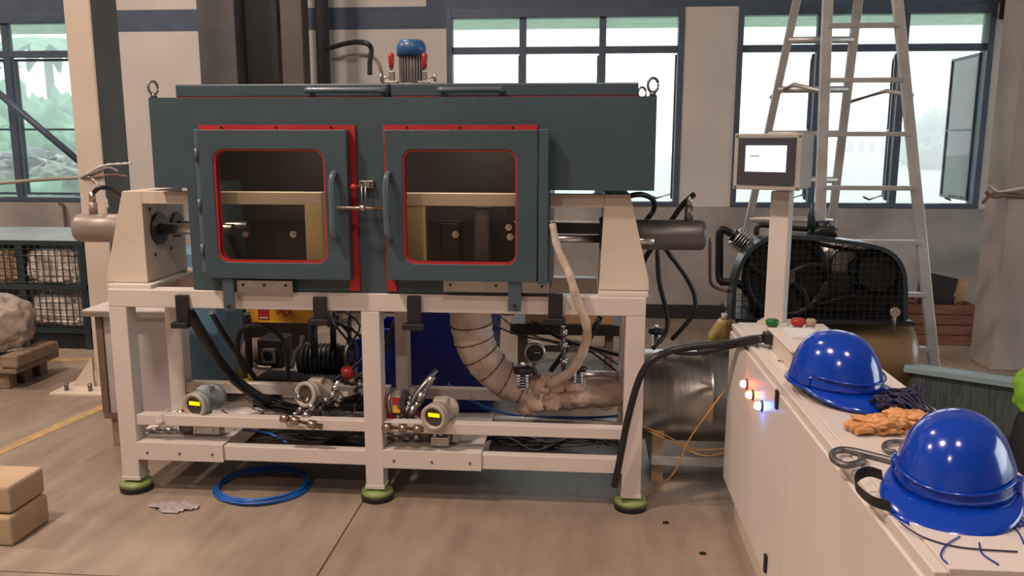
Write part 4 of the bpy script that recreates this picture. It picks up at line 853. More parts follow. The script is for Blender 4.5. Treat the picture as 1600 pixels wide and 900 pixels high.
# ------------------------------------------------------------------ left side: table, blue cabinet
ty = 3.97; tz = .75; A = at(125, 485, Z=tz)
t = thing('steel_table', 'old white-topped table with soiled white side panels behind the left legs', 'table', (-2.3, 4.2, 0))
x0, x1, y0, y1 = A.x, -2.07, 3.97, 4.6
bx('top', (x0, y0 - .0, tz - .012), (x1, y1, tz), M['tabtop'], t, .004); bx('top_edge', (x0 + .004, y0 - .004, tz - .034), (x1, y0 + .02, tz - .0125), M['steel'], t, .002)
bx('side_panel', (x0 + .08, y0 + .05, .19), (x1 - .0, y0 + .065, tz - .034), M['tabside'], t); bx('end_panel', (x0 + .05, y0 + .04, .17), (x0 + .065, y1 - .03, tz - .034), M['rust'], t)
bx('bottom_edge', (x0 + .05, y0 + .035, .16), (x1, y0 + .08, .19), M['rust'], t); bx('corner_post', (x0 + .045, y0 + .035, .19), (x0 + .08, y0 + .07, tz - .034), M['rust'], t)
for xx in (x0 + .08, x1 - .1):
    for yy in (y0 + .05, y1 - .12): bx('leg', (xx, yy, 0), (xx + .075, yy + .07, .16), M['wood'], t)
A = at(296, 595, Y=4.8); Bq = at(337, 470, Y=4.8)
t = thing('blue_cabinet', 'sky blue steel cabinet standing behind the white table and rear leg', 'cabinet', (A.x, 5, 0))
bm = B(); prism(bm, [(A.x - .15, 0.1), (Bq.x - .03, .1), (Bq.x, .14), (Bq.x, .74), (Bq.x - .07, .93), (A.x - .15, .93)], 'y', 4.8, 5.25); mk('body', bm, M['bluebox'], t, .004); bx('plinth', (A.x - .13, 4.83, 0), (Bq.x - .05, 5.2, .1), M['blackmetal'], t)

# wire cages
cg = thing('wire_cage', 'long dark steel mesh cage with a pale sheet on top at the left', 'cage', (-4.5, 6.3, 0))
cyf, cyb_ = 6.0, 6.9; cx0, cx1 = -5.6, -3.55; z_t = .85
def zc(py): return at(80, py, Y=cyf).z
posts = [at(133, 450, Y=cyf).x + .1, at(34, 450, Y=cyf).x, at(34, 450, Y=cyf).x - (at(133, 450, Y=cyf).x - at(34, 450, Y=cyf).x), cx0]
posts[0] = at(131, 450, Y=cyf).x
for xx in posts:
    for yy in (cyf, cyb_): bx('post', (xx - .025, yy, 0), (xx + .025, yy + .05, z_t), M['guard'], cg)
for zz_ in (z_t - .035, zc(452), zc(520)):
    for yy in (cyf, cyb_): bx('rail', (cx0, yy - .005, zz_), (posts[0] + .025, yy + .045, zz_ + .035), M['guard'], cg)
bx('skid', (cx0, cyf + .02, .0), (posts[0] + .02, cyb_, zc(522)), M['blackmetal'], cg)
bm = B(); zz_ = zc(515)
k = cx0
while k < posts[0]: box(bm, (k, cyf - .004, zz_), (k + .007, cyf + .002, z_t - .03)); k += .0525
while zz_ < z_t - .03: box(bm, (cx0, cyf - .006, zz_), (posts[0], cyf - .001, zz_ + .006)); zz_ += .0525
mk('wire_mesh', bm, M['guard'], cg, kind='stuff')
bm = B(); ts_ = [(cx0, cyf - .01), (posts[0] + .03, cyf - .01), (posts[0] + .03, 6.75), (-4.0, cyb_ + .05), (cx0, cyb_)]; prism(bm, ts_, 'z', z_t, z_t + .006); mk('cover_sheet', bm, M['sheet'], label='thin pale blue-grey sheet laid over the wire cage', cat='sheet')
sl = {(0, 1): 'pale bulging sack pile in the upper right compartment of the cage', (0, 0): 'crumpled white sack in the lower right compartment of the cage', (1, 1): 'beige sack in the upper left compartment of the cage', (1, 0): 'beige sack in the lower left compartment of the cage'}
for (i, j), lab in sl.items():
    xa, xb = posts[i + 1] + .03, posts[i] - .03; za, zb_ = (zc(448), z_t - .06) if j else (zc(512), zc(462))
    bm = B(); blob(bm, ((xa + xb) / 2, cyf + .22, (za + zb_) / 2), ((xb - xa) / 2 * .97, .2, (zb_ - za) / 2 * .97), 30 + i * 2 + j, .12, 3.6, 5, .35); mk('sack', bm, M['sack'] if i == 0 else M['board'], label=lab, cat='sack', group='sacks in the wire cage')
# thin rod against wall and ledge
hose('thin bent rod leaning on the wall above the cages', pp((92, 318, 7.58), (99, 323, 7.57), (103, 362, 7.57)), .013, 'rust', 'bent_rod', 'rod')
# dark brace across left window + tape + cloth
cy('diagonal_brace', at(-30, 122, Y=7.3), at(125, 253, Y=7.3), .03, M['winframe'], label='dark diagonal bar crossing the left window down to the column', cat='bar')
hose('faded barrier tape stretched across the left window', pp((-20, 288, 5.3), (60, 281, 5.2), (130, 277, 5.0)), .012, 'wall_low', 'barrier_tape', 'tape')
t = thing('tied_tape', 'shreds of pale tape knotted round the left column with loose ends', 'tape', at(150, 275, Y=4.95))
for pts, m in ((((128, 277), (145, 266), (165, 258), (190, 256), (206, 255)), 'wall'), (((128, 277), (150, 277), (175, 273), (200, 276)), 'rust'), (((138, 276), (150, 285), (165, 310), (168, 325)), 'wall'), (((130, 275), (150, 268), (170, 262), (185, 268)), 'wall_low')):
    tb('shred', [at(a, b2, Y=4.99) for a, b2 in pts], .008, M[m], t, seg=6, rfun=lambda u, i: 1 + .3 * math.sin(i * 2))
t = thing('tied_tape', 'red and white tape shreds tied round the right column', 'tape', at(1570, 300, Y=5.95))
for pts, m in ((((1535, 318), (1548, 305), (1570, 300), (1600, 303), (1625, 300)), 'rust'), (((1545, 290), (1560, 300), (1585, 296), (1620, 290)), 'wall'), (((1540, 300), (1552, 308), (1575, 306), (1610, 308)), 'rust')):
    tb('shred', [at(a, b2, Y=5.99) for i, (a, b2) in enumerate(pts)], .012, M[m], t, seg=6)

# pallet with wrapped bundle
A = at(57, 572, Z=.0); t = thing('wooden_pallet', 'rough wooden pallet at the left edge carrying a wrapped bundle', 'pallet', (-4.4, 5.0, 0))
pyf = 4.95; px1 = at(28, 560, Y=pyf).x
for yy in (pyf, pyf + .16, pyf + .32): bx('bearer', (px1 - 1.3, yy, 0), (px1 - .08, yy + .08, .11), M['wood'], t, .005)
for k in range(7): bx('deck_board', (px1 - 1.3 + k * .19, pyf - .03, .112), (px1 - 1.3 + k * .19 + .16, pyf + .42, .15), M['wood'], t, .005)
bx('edge_beam', (px1 - .10, pyf - .04, .152), (px1 + .02, pyf + .40, .235), M['wood'], t, .012)
bm = B(); q = at(5, 520, Y=5.2); blob(bm, (px1 - .28, 5.15, .40), (.25, .17, .19), 77, .14, 1.8, 5, .8, .236); mk('wrapped_bundle', bm, M['plastic_wrap'], label='bundle wrapped in dull plastic sitting on the pallet at left', cat='bundle')
# stacked boards front left
for i, (ya, yb_) in enumerate(((798, 858), (738, 797))):
    Yb = 2.92; q = at(37, ya, Y=Yb); q2 = at(37, yb_ , Y=Yb); z0_, z1_ = (0, .125) if i == 0 else (.13, .245)
    bm = B(); box(bm, (-3.3, Yb + .02 * i, z0_), (at(14 - 3 * i, 800, Y=Yb).x, Yb + .24, z1_)); mk('board_block', bm, M['board'], label=['lower thick beige board block on the floor at the left edge', 'upper thick beige board block stacked at the left edge'][i], cat='block', group='beige blocks at the left edge', bevel=.012)
# floor scrap: clear film, screws
bm = B(); q = at(272, 793, Z=0); gr = [[bm.verts.new((q.x + (i - 7) * .016 + .01 * noise.noise(Vector((i, j, 3))), q.y + (j - 4) * .016, .006 + .016 * abs(noise.noise(Vector((i * .5, j * .7, 1)))))) for j in range(8)] for i in range(15)]
for i in range(14):
    for j in range(7):
        if abs(i - 7) + abs(j - 3.5) * 1.6 < 8 + 2 * noise.noise(Vector((i, j, 9))): bm.faces.new((gr[i][j], gr[i + 1][j], gr[i + 1][j + 1], gr[i][j + 1]))
bmesh.ops.delete(bm, geom=[v for v in bm.verts if not v.link_faces], context='VERTS')
o = mk('plastic_film', bm, M['clear'], label='scrap of crumpled clear film on the floor near the left foot', cat='plastic'); sm = o.modifiers.new('s', 'SOLIDIFY'); sm.thickness = .001
for i, (px, py) in enumerate(((1098, 866), (1040, 818))):
    q = at(px, py, Z=0); bm = B(); box(bm, (q.x - .012, q.y - .006, .0005), (q.x + .012, q.y + .01, .006)); mk('floor_scrap', bm, M['black'], label=['tiny dark scrap on the floor at bottom centre right', 'tiny dark scrap on the floor before the right foot'][i], cat='scrap')

# ------------------------------------------------------------------ low white control cabinet
KX0, KX1, KY0, KY1, KZ = .632, 1.0, 1.42, 3.46, .86
k_ = thing('control_cabinet', 'long low white metal cabinet in the right foreground with hard hats on top', 'cabinet', (.8, 2.4, 0))
bx('body', (KX0, KY0, .17), (KX1, KY1, KZ - .02), M['frame'], k_, .004)
bx('plinth', (KX0 + .04, KY0 + .05, 0), (KX1 - .02, KY1 - .02, .17), M['cream'], k_)
tp = bx('top', (KX0 + .022, KY0, KZ - .02), (KX1, KY1, KZ), M['frame'], k_, .002)
bx('top_rim', (KX0 - .004, KY0 - .002, KZ - .026), (KX0 + .022, KY1 + .002, KZ - .006), M['frame'], k_, .003)
for (a_, b2_) in ((KY0 + .01, 2.42), (2.428, KY1 - .012)): d = bx('door', (KX0 - .012, a_, .18), (KX0, b2_, KZ - .034), M['frame'], k_, .003)
for (px, py) in ((1216, 624), (1198, 880)):
    q = at(px, py, X=KX0 - .012); l = bx('lock', (KX0 - .022, q.y - .012, q.z - .032), (KX0 - .012, q.y + .012, q.z + .032), M['key'], k_, .006)
for (px, py, mm, nm) in ((1164, 600, 'lred', 'red'), (1173, 617, 'lor', 'orange'), (1187, 634, 'lblue', 'blue')):
    q = at(px, py, X=KX0 - .02); bm = B(); lathe(bm, (KX0 - .012, q.y, q.z), (-1, 0, 0), [(0, .019), (.006, .019), (.007, .015)], 20); br = mk('lamp_bezel', bm, M['bezel'], k_)
    bm = B(); lathe(bm, (KX0 - .019, q.y, q.z), (-1, 0, 0), [(0, .014), (.012, .013), (.018, .008), (.019, 0)], 18); mk('lamp_lens', bm, M[mm], k_, label='lit %s indicator lens' % nm)
bx('gap_strip', (KX0 + .03, KY0 - .002, .2), (KX0 + .034, KY0, KZ - .03), M['key'], k_)
# terminal box and angled brackets on the cabinet top
t = thing('junction_box', 'small cream metal junction box on the far end of the cabinet', 'box', (.78, 3.0, KZ))
bx('body', (.69, 2.72, KZ), (.86, 3.05, KZ + .06), M['cream'], t, .003); bx('lid', (.685, 2.71, KZ + .06), (.865, 3.06, KZ + .068), M['frame'], t, .002); bx('cable_gland', (.662, 2.985, KZ + .02), (.69, 3.035, KZ + .06), M['blackmetal'], t, .003)
bx('second_lid', (.73, 2.88, KZ + .068), (.83, 3.02, KZ + .078), M['white'], t, .002)
for i, yy in enumerate((2.83, 2.66, 2.58)):
    tb('thin_bracket', [(.675 + .012 * i, yy, KZ + .004), (.70, yy - .02, KZ + .004), (.78, yy - .03, KZ + .006)], .0028, M['rust'], seg=6, smooth=False, label=['thin rod on the cabinet along the foot of the junction box', 'thin bent rod on the cabinet before the far helmet', 'shortest thin bent rod beside the far helmet'][i], cat='rod')
# HMI post and screen
HA = R(-28); hc = at(1213, 505, Z=KZ); hm = thing('touch_panel', 'grey boxed touch screen with a lit white display on a tall cream post', 'touch screen', (hc.x, hc.y, KZ))
Rm = Matrix.Rotation(HA, 3, 'Z'); ctr = Vector((hc.x, hc.y + .02, KZ))
def rb(name, a, b2, m, bev=0, par=None, tilt=0):
    bm = B(); box(bm, a, b2, rot=((0, 0, 0), Matrix.Rotation(tilt, 3, 'X') if tilt else Matrix.Identity(3)))
    for v_ in bm.verts: v_.co = Rm @ v_.co + ctr
    return mk(name, bm, m, par or hm, bev)
rb('base_plate', (-.06, -.06, 0), (.06, .06, .008), M['cream'], .002)
zt_ = at(1215, 300, Y=3.4).z - KZ
rb('post', (-.038, -.035, .008), (.038, .035, zt_), M['frame'], .004)
zb_, ztop = at(1195, 298, Y=3.3).z - KZ, at(1195, 209, Y=3.3).z - KZ
ex = -.035; hwid = .128
hb = rb('enclosure', (ex - hwid, -.11, zb_), (ex + hwid, .08, ztop), M['hmibox'], .008)
rb('front_cover', (ex - hwid - .004, -.125, zb_ - .002), (ex + hwid + .004, -.112, ztop + .002), M['hmibox'], .004)
bz = rb('bezel', (ex - hwid + .012, -.131, zb_ + .018), (ex + hwid - .018, -.125, ztop - .012), M['bezel'], .003)
sc_ = rb('display', (ex - hwid + .045, -.1335, zb_ + .07), (ex + hwid - .052, -.131, ztop - .045), M['screen'], 0)
rb('display_mark', (ex - hwid + .062, -.1345, ztop - .088), (ex - hwid + .10, -.1336, ztop - .082), M['hmibox'])
for sx in (-1, 1):
    for zc_ in (zb_ + .008, ztop - .008):
        bm = B(); cyl(bm, (ex + sx * (hwid - .006), -.128, zc_), (ex + sx * (hwid - .006), -.1249, zc_), .005, seg=8)
        for v_ in bm.verts: v_.co = Rm @ v_.co + ctr
        mk('cover_screw', bm, M['darksteel'], hm)
# push buttons
def button(px, py, m, lab, r=.024):
    q = at(px, py, Z=KZ); t = thing('push_button', lab, 'button', q, 'buttons at the far end of the cabinet')
    bm = B(); lathe(bm, q, (0, 0, 1), [(0, .018), (.02, .018)], 16); mk('collar', bm, M['hmibox'], t)
    bm = B(); lathe(bm, (q.x, q.y, q.z + .02), (0, 0, 1), [(0, r * .8), (.008, r), (.024, r), (.028, r * .8), (.028, 0)], 20); mk('cap', bm, m, t)
button(1206, 517, M['green'], 'green push button at the foot of the screen post', .025); button(1246, 516, M['redcap'], 'red mushroom push button behind the far helmet', .027); button(1266, 517, M['board'], 'beige knob beside the red push button', .02)

# ------------------------------------------------------------------ hard hats
def helmet(x, y, yaw, lab, tiltx=0, s=1.0):
    t = thing('hard_hat', lab, 'hard hat', (x, y, KZ), 'blue hard hats on the cabinet')
    Rz = Matrix.Rotation(yaw, 3, 'Z') @ Matrix.Rotation(tiltx, 3, 'X')
    def place(bm, z=0):
        for v_ in bm.verts: v_.co = Rz @ (v_.co * s) + Vector((x, y, KZ + z))
    # front is -Y locally
    a, bb, h, zb0 = .132, .108, .142, .034
    bm = B(); rows = []; N = 56; K = 16
    for j in range(K + 1):
        e_ = PI / 2 * j / K; row = []
        for i in range(N):
            f = 2 * PI * i / N; ce, se = math.cos(e_) ** .76, math.sin(e_)
            px_ = math.sin(f) * bb; py_ = -math.cos(f) * a
            flare = 1 + .045 * max(0, 1 - j / 2.5)
            ridge = .0012 * math.exp(-(math.sin(f) * ce * bb / .018) ** 2) * (1 if j > 3 else j / 3)
            z = zb0 + h * se + ridge
            # side swell above the slots
            sw = .004 * math.exp(-((j - 3.2) / 1.0) ** 2) * abs(math.sin(f)) ** 8
            row.append(bm.verts.new((px_ * ce * flare + math.copysign(sw, px_), py_ * ce * flare, z)))
        rows.append(row)
        if j == K: break
    top = bm.verts.new((0, 0, zb0 + h + .0012))
    bmesh.ops.delete(bm, geom=rows[-1], context='VERTS'); rows.pop()
    for A_, B_ in zip(rows, rows[1:]):
        for i in range(N):
            fc = bm.faces.new((A_[i], A_[(i + 1) % N], B_[(i + 1) % N], B_[i])); fc.smooth = True
    for i in range(N): fc = bm.faces.new((rows[-1][i], rows[-1][(i + 1) % N], top)); fc.smooth = True
    place(bm); sh = mk('shell', bm, M['helmet'], t); so = sh.modifiers.new('s', 'SOLIDIFY'); so.thickness = .003; so.offset = -1
    # brim: peak at the front, narrow rain lip elsewhere
    bm = B(); rows = []
    for i in range(N):
        f = 2 * PI * i / N; fr = max(0, math.cos(f)) ** 1.1; w_ = .010 + .056 * fr; px_ = math.sin(f); py_ = -math.cos(f)
        pts = []
        for u in (0, .33, .66, .9, 1.0):
            r_a = (a * 1.045 - .002 + w_ * u); r_b = (bb * 1.045 - .002 + (w_ * .9) * u)
            z = zb0 + .003 - (.030 * fr) * u ** 1.2 - (.004 if u == 1.0 else 0)
            pts.append(bm.verts.new((px_ * r_b, py_ * r_a, z)))
        for u in (1.0, 0):
            r_a = (a * 1.045 - .002 + w_ * u); r_b = (bb * 1.045 - .002 + (w_ * .9) * u); z = zb0 - .001 - .030 * fr * u
            pts.append(bm.verts.new((px_ * r_b, py_ * r_a, z - .003)))
        rows.append(pts)
    for i in range(N):
        A_, B_ = rows[i], rows[(i + 1) % N]
        for k in range(7): fc = bm.faces.new((A_[k], B_[k], B_[(k + 1) % 7], A_[(k + 1) % 7])); fc.smooth = True
    place(bm); mk('brim', bm, M['helmet'], t)
    # raised band above the peak and side slot bosses
    bm = B(); tube(bm, [(math.sin(f) * bb * 1.035, -math.cos(f) * a * 1.035, zb0 + .028 + .012 * (1 - math.cos(f)) ) for f in [R(d_) for d_ in range(-78, 79, 6)]], .0032, 6, 1); place(bm); mk('ridge_band', bm, M['helmet'], t)
    for sx in (-1, 1): bm = B(); box(bm, (sx * bb * 1.03 - .007, -.02, zb0 + .004), (sx * bb * 1.03 + .009, .02, zb0 + .03)); place(bm); mk('slot_boss', bm, M['helmet'], t, .005)
    bm = B(); tube(bm, [(math.sin(2 * PI * i / 24) * bb * .86, -math.cos(2 * PI * i / 24) * a * .86, zb0 + .004) for i in range(24)], .009, 6, 1, closed=True); place(bm); mk('headband', bm, M['black'], t)
    bm = B(); blob(bm, (0, a * 1.06, zb0 - .002), (.022, .013, .014), 3, .05, 2, 3, .7); place(bm); mk('ratchet_knob', bm, M['black'], t)
    return t
h1 = at(1478, 765, Z=KZ + .05); helmet(.796, 1.745, R(-30), 'larger nearer blue hard hat at the front of the cabinet, peak toward the left', R(3), 1.04)
helmet(.758, 2.47, R(30), 'farther blue hard hat on the cabinet beside the junction box, peak toward the right', 0, 1.08)
# black strap loop
hp = thing('chin_strap', 'black strap loop lying beside the peak of the nearer hard hat', 'strap', at(1352, 775, Z=KZ)); bm = B()
lp = smooth_path([at(1392, 800, Z=KZ + .004), at(1362, 790, Z=KZ + .004), at(1338, 768, Z=KZ + .006), at(1340, 752, Z=KZ + .02), at(1358, 744, Z=KZ + .03), at(1380, 750, Z=KZ + .03)], 5)
prev = None
for p in lp:
    cur = (bm.verts.new(p), bm.verts.new(p + Vector((-.006, -.004, .024))))
    if prev: bm.faces.new((prev[0], cur[0], cur[1], prev[1]))
    prev = cur
o = mk('strap', bm, M['black'], hp); so = o.modifiers.new('s', 'SOLIDIFY'); so.thickness = .002
# pigtail hook rods
def zk(px, py, dz=.01): return at(px, py, Z=KZ + dz)
tb('hook_rod', [zk(1345, 712), zk(1346, 721), zk(1322, 727), zk(1304, 719), zk(1301, 708), zk(1314, 703), zk(1335, 705), zk(1360, 711), zk(1400, 721), zk(1440, 731)], .0085, M['darksteel'], seg=10, label='grey steel rod with a curled eye sticking out past the nearer hard hat', cat='rod')
tb('hook_rod', [zk(1400, 706), zk(1386, 704), zk(1381, 697), zk(1388, 691), zk(1405, 690), zk(1440, 694)], .006, M['darksteel'], seg=8, label='second curled rod just showing behind the nearer hard hat', cat='rod')
# gloves
t = thing('leather_gloves', 'crumpled pair of tan leather gloves on the cabinet between the hard hats', 'gloves', zk(1385, 668, 0))
for i, (px, py, sx) in enumerate(((1375, 664, .055), (1418, 655, .06))):
    q = zk(px, py, .02); bm = B(); blob(bm, q, (sx, .035, .022), 20 + i, .55, 3, 4, .9, KZ + .001); g = mk('glove', bm, M['glove'], t)
    for f in range(4):
        a0 = Vector((q.x - sx * .4, q.y + (f - 1.5) * .017, KZ + .016)); L = .05 + .008 * (f % 3)
        tb('finger', [a0, a0 + Vector((-L * .5, -.006, .006 * (f % 2))), a0 + Vector((-L, -.012 + .004 * f, -.002))], .0095, M['glove'], g, seg=8, n=3) if i == 0 else tb('finger', [a0 + Vector((sx * .7, 0, .01)), a0 + Vector((sx * .9, -.03, .012)), a0 + Vector((sx * .7, -.05, .0))], .0095, M['glove'], g, seg=8, n=3)
def tangle(name, c, sx, sy, sz, n, r, m, lab, seed):
    rng = random.Random(seed); bm = B()
    for k in range(n):
        ph = rng.uniform(0, 6.28); rx = rng.uniform(.4, 1) * sx; ry = rng.uniform(.4, 1) * sy; dx = rng.uniform(-.25, .25) * sx; dy = rng.uniform(-.25, .25) * sy
        tube(bm, [Vector((c[0] + dx + math.cos(a + ph) * rx, c[1] + dy + math.sin(a) * ry, max(c[2] + r * 1.2, c[2] + sz * (.5 + .5 * math.sin(a * 2 + ph)) * rng.uniform(.5, 1)))) for a in [2 * PI * j / 9 for j in range(9)]], r, 5, 3, closed=True)
    return mk(name, bm, m, label=lab, cat='cord')
q = zk(1393, 640, 0); tangle('cord_tangle', (q.x + .012, q.y + .0, KZ), .085, .085, .055, 30, .005, M['navy'], 'tangle of dark navy harness cord heaped between the two hard hats', 3)
q = zk(1545, 812, 0); tangle('wire_tangle', (q.x + .0, q.y + .01, KZ), .06, .04, .03, 26, .0017, M['bluewire'], 'loose coil of thin blue wires under the nearer hard hat', 5)
q = zk(1545, 835, 0)
for i, pts in enumerate([((1405, 815), (1440, 838), (1500, 855), (1590, 862)), ((1500, 838), (1478, 852), (1470, 868), (1480, 880)), ((1530, 848), (1535, 865), (1560, 882)), ((1500, 780), (1560, 800), (1590, 830), (1600, 850))]):
    tb('loose_wire', [zk(a, b2, .003) for a, b2 in pts], .0016, M['bluewire'] if i else M['navy'], seg=6, label=['dark wire trailing from under the nearer hard hat peak', 'blue wire end curling to the cabinet edge, leftmost', 'short blue wire end pointing toward the camera', 'blue wire curving at the right picture edge'][i], cat='wire', group='loose wires by the nearer hard hat')

# ------------------------------------------------------------------ jug behind the vessel
q = at(1131, 552, Y=4.75); zt_j = at(1131, 490, Y=4.75).z
t = thing('plastic_jug', 'yellow plastic oil jug with a white cap beyond the steel vessel', 'jug', (q.x, 4.75, 0))
bm = B(); hz = zt_j - .03; prism(bm, [(q.x - .09, hz - .27), (q.x + .09, hz - .27), (q.x + .09, hz - .12), (q.x + .03, hz), (q.x - .03, hz), (q.x - .09, hz - .1)], 'y', 4.69, 4.81); mk('body', bm, M['jug'], t, .02)
cy('cap', (q.x, 4.75, hz), (q.x, 4.75, hz + .03), .024, M['white'], t)
tb('handle', [(q.x - .055, 4.68, hz - .06), (q.x - .03, 4.67, hz - .1), (q.x + .0, 4.68, hz - .14)], .008, M['jug'], t, seg=6)
t2 = thing('wooden_block', 'wooden block under the yellow jug', 'block', (q.x, 4.75, 0)); bx('body', (q.x - .12, 4.66, 0), (q.x + .12, 4.85, hz - .27), M['wood'], t2, .004)

# ------------------------------------------------------------------ air compressor
ky = 4.72; cp = thing('air_compressor', 'black belt-driven air compressor with meshed guard on a tan horizontal tank', 'compressor', (1.3, ky, 0))
tz0, tz1 = at(1350, 607, Y=ky).z, at(1350, 497, Y=ky).z; tcz, tr_ = (tz0 + tz1) / 2, (tz1 - tz0) / 2 + .01
xe = at(1430, 550, Y=ky).x; xs0 = .95
bm = B(); lathe(bm, (xs0, ky, tcz), (1, 0, 0), [(-.12, 0), (-.1, tr_ * .5), (-.05, tr_ * .85), (0, tr_), (xe - xs0 - .1, tr_), (xe - xs0 - .05, tr_ * .88), (xe - xs0 - .012, tr_ * .5), (xe - xs0, 0)], 40); mk('air_tank', bm, M['tank_tan'], cp)
for xx in (1.1, 1.65):
    for s_ in (-1, 1): bx('tank_leg', (xx, ky + s_ * .14 - .02, 0), (xx + .05, ky + s_ * .14 + .02, tcz - tr_ * .6), M['blackmetal'], cp, .003)
gy0, gy1 = 4.52, 4.66
bx('mounting_plate', (at(1145, 500, Y=4.6).x, 4.5, tcz + tr_ - .005), (at(1418, 500, Y=4.6).x, 5.0, tcz + tr_ + .02), M['blackmetal'], cp, .003)
def g(px, py): v_ = at(px, py, Y=gy0); return (v_.x, v_.z)
out = [g(1142, 498), g(1143, 470), g(1147, 440), g(1156, 412), g(1170, 390), g(1190, 375), g(1213, 368), g(1240, 367), g(1300, 373), g(1350, 379), g(1385, 388), g(1405, 403), g(1416, 425), g(1419, 455), g(1419, 500)]
band = smooth_path([(p[0], gy0, p[1]) for p in out], 4)
bm = B(); rows = []
for i, p in enumerate(band):
    d = (band[min(i + 1, len(band) - 1)] - band[max(i - 1, 0)]).normalized(); n = Vector((d.z, 0, -d.x)); 
    rows.append([bm.verts.new(v_) for v_ in (Vector((p.x, gy0, p.z)), Vector((p.x, gy1, p.z)), Vector((p.x, gy1, p.z)) + n * .022, Vector((p.x, gy0, p.z)) + n * .022)])
for A_, B_ in zip(rows, rows[1:]):
    for k in range(4): fc = bm.faces.new((A_[k], A_[(k + 1) % 4], B_[(k + 1) % 4], B_[k]))
bm.faces.new(rows[0]); bm.faces.new(rows[-1][::-1]); mk('guard_band', bm, M['guard'], cp)
# mesh clipped to the guard outline
ol = [(p.x, p.z) for p in band]; zlow = ol[0][1]
def ins_x(z):
    xs2 = []
    for (x_a, z_a), (x_b, z_b) in zip(ol, ol[1:]):
        if (z_a - z) * (z_b - z) <= 0 and abs(z_a - z_b) > 1e-6: xs2.append(x_a + (x_b - x_a) * (z - z_a) / (z_b - z_a))
    return (min(xs2), max(xs2)) if len(xs2) > 1 else None
def ins_z(x):
    zs2 = [z_a + (z_b - z_a) * (x - x_a) / (x_b - x_a) for (x_a, z_a), (x_b, z_b) in zip(ol, ol[1:]) if (x_a - x) * (x_b - x) <= 0 and abs(x_a - x_b) > 1e-6]
    return max(zs2) if zs2 else None
bm = B(); z = zlow + .03
while z < 1.2:
    r = ins_x(z)
    if r: box(bm, (r[0] + .01, gy0 + .003, z), (r[1] - .01, gy0 + .006, z + .003))
    z += .034
x = ol[0][0] + .02
while x < ol[-1][0] - .01:
    zz2 = ins_z(x)
    if zz2: box(bm, (x, gy0 + .006, zlow), (x + .004, gy0 + .009, zz2 - .01))
    x += .034
mk('guard_mesh', bm, M['blackmetal'], cp, kind='stuff')
fc_ = at(1228, 432, Y=4.6); fr_ = .215
bm = B(); tube(bm, [(fc_.x + math.cos(a) * fr_, 4.6, fc_.z + math.sin(a) * fr_) for a in [2 * PI * k / 40 for k in range(40)]], .024, 8, 1, closed=True); fw_ = mk('flywheel', bm, M['blackmetal'], cp)
for k in range(5):
    a = 2 * PI * k / 5 + .3; bm = B(); tube(bm, [(fc_.x, 4.6, fc_.z), (fc_.x + math.cos(a + .25) * fr_ * .55, 4.59, fc_.z + math.sin(a + .25) * fr_ * .55), (fc_.x + math.cos(a) * fr_, 4.6, fc_.z + math.sin(a) * fr_)], .022, 8, 4); mk('spoke', bm, M['blackmetal'], fw_)
cy('hub', (fc_.x, 4.57, fc_.z), (fc_.x, 4.66, fc_.z), .045, M['darksteel'], fw_)
mcx = at(1368, 425, Y=4.62); mr = .125
cy('motor', (mcx.x, 4.66, mcx.z), (mcx.x, 4.98, mcx.z), mr, M['guard'], cp)
mc2 = at(1335, 415, Y=4.72)
bm = B()
for k in range(14): lathe(bm, (mc2.x - .02 + .0, 4.70 + k * .018, mc2.z), (0, 1, 0), [(0, .10), (.001, .118), (.006, .118), (.007, .10)], 24)
mk('cylinder_fins', bm, M['steel'], cp)
cy('pulley', (mcx.x, 4.58, mcx.z), (mcx.x, 4.63, mcx.z), .10, M['blackmetal'], cp)
bm = B(); 
for s_ in (-1, 1): cyl(bm, (fc_.x, 4.605, fc_.z + s_ * fr_ * .98), (mcx.x, 4.605, mcx.z + s_ * .09), .011, seg=8)
mk('belt', bm, M['black'], cp)
cy('belt_wheel_web', (fc_.x, 4.63, fc_.z), (fc_.x, 4.65, fc_.z), fr_ * .97, M['blackmetal'], cp, seg=36)
bx('cylinder_block', (fc_.x - .05, 4.68, fc_.z - .05), (fc_.x + .2, 4.95, fc_.z + .2), M['blackmetal'], cp, .02)
bx('belt_tensioner', (fc_.x + .15, 4.64, tcz + tr_ + .02), (mcx.x - .1, 4.9, mcx.z - .02), M['blackmetal'], cp, .02)
bx('crankcase', (fc_.x - .17, 4.68, tcz + tr_ + .02), (fc_.x + .15, 4.95, fc_.z + .08), M['blackmetal'], cp, .02)
bx('motor_base', (mcx.x - .17, 4.66, tcz + tr_ + .02), (mcx.x + .13, 4.98, mcx.z - .06), M['blackmetal'], cp, .01)
# finned heads above the guard
hd = at(1160, 378, Y=4.72); bm = B(); dv = Vector((-.8, 0, .6)).normalized()
for k in range(7): lathe(bm, hd - dv * (.05 - k * .016), dv, [(0, .035), (.001, .06), (.006, .06), (.007, .035)], 20)
mk('cooling_fins', bm, M['steel'], cp); cy('intercooler_neck', hd - dv * .06, hd + dv * .075, .035, M['blackmetal'], cp)
tb('air_pipe', pp((1146, 368, 4.7), (1134, 360, 4.7), (1125, 362, 4.7), (1124, 400, 4.7), (1125, 438, 4.7), (1140, 440, 4.65), (1160, 446, 4.62), (1168, 460, 4.62)), .022, M['blackmetal'], cp, n=3)
tb('copper_pipe', pp((1109, 372, 4.66), (1109, 410, 4.66), (1110, 440, 4.66), (1120, 450, 4.66), (1138, 455, 4.62)), .009, M['rust'], cp)
tb('head_pipe', pp((1182, 368, 4.7), (1184, 353, 4.7), (1200, 352, 4.7), (1235, 356, 4.7), (1262, 358, 4.7)), .015, M['blackmetal'], cp)
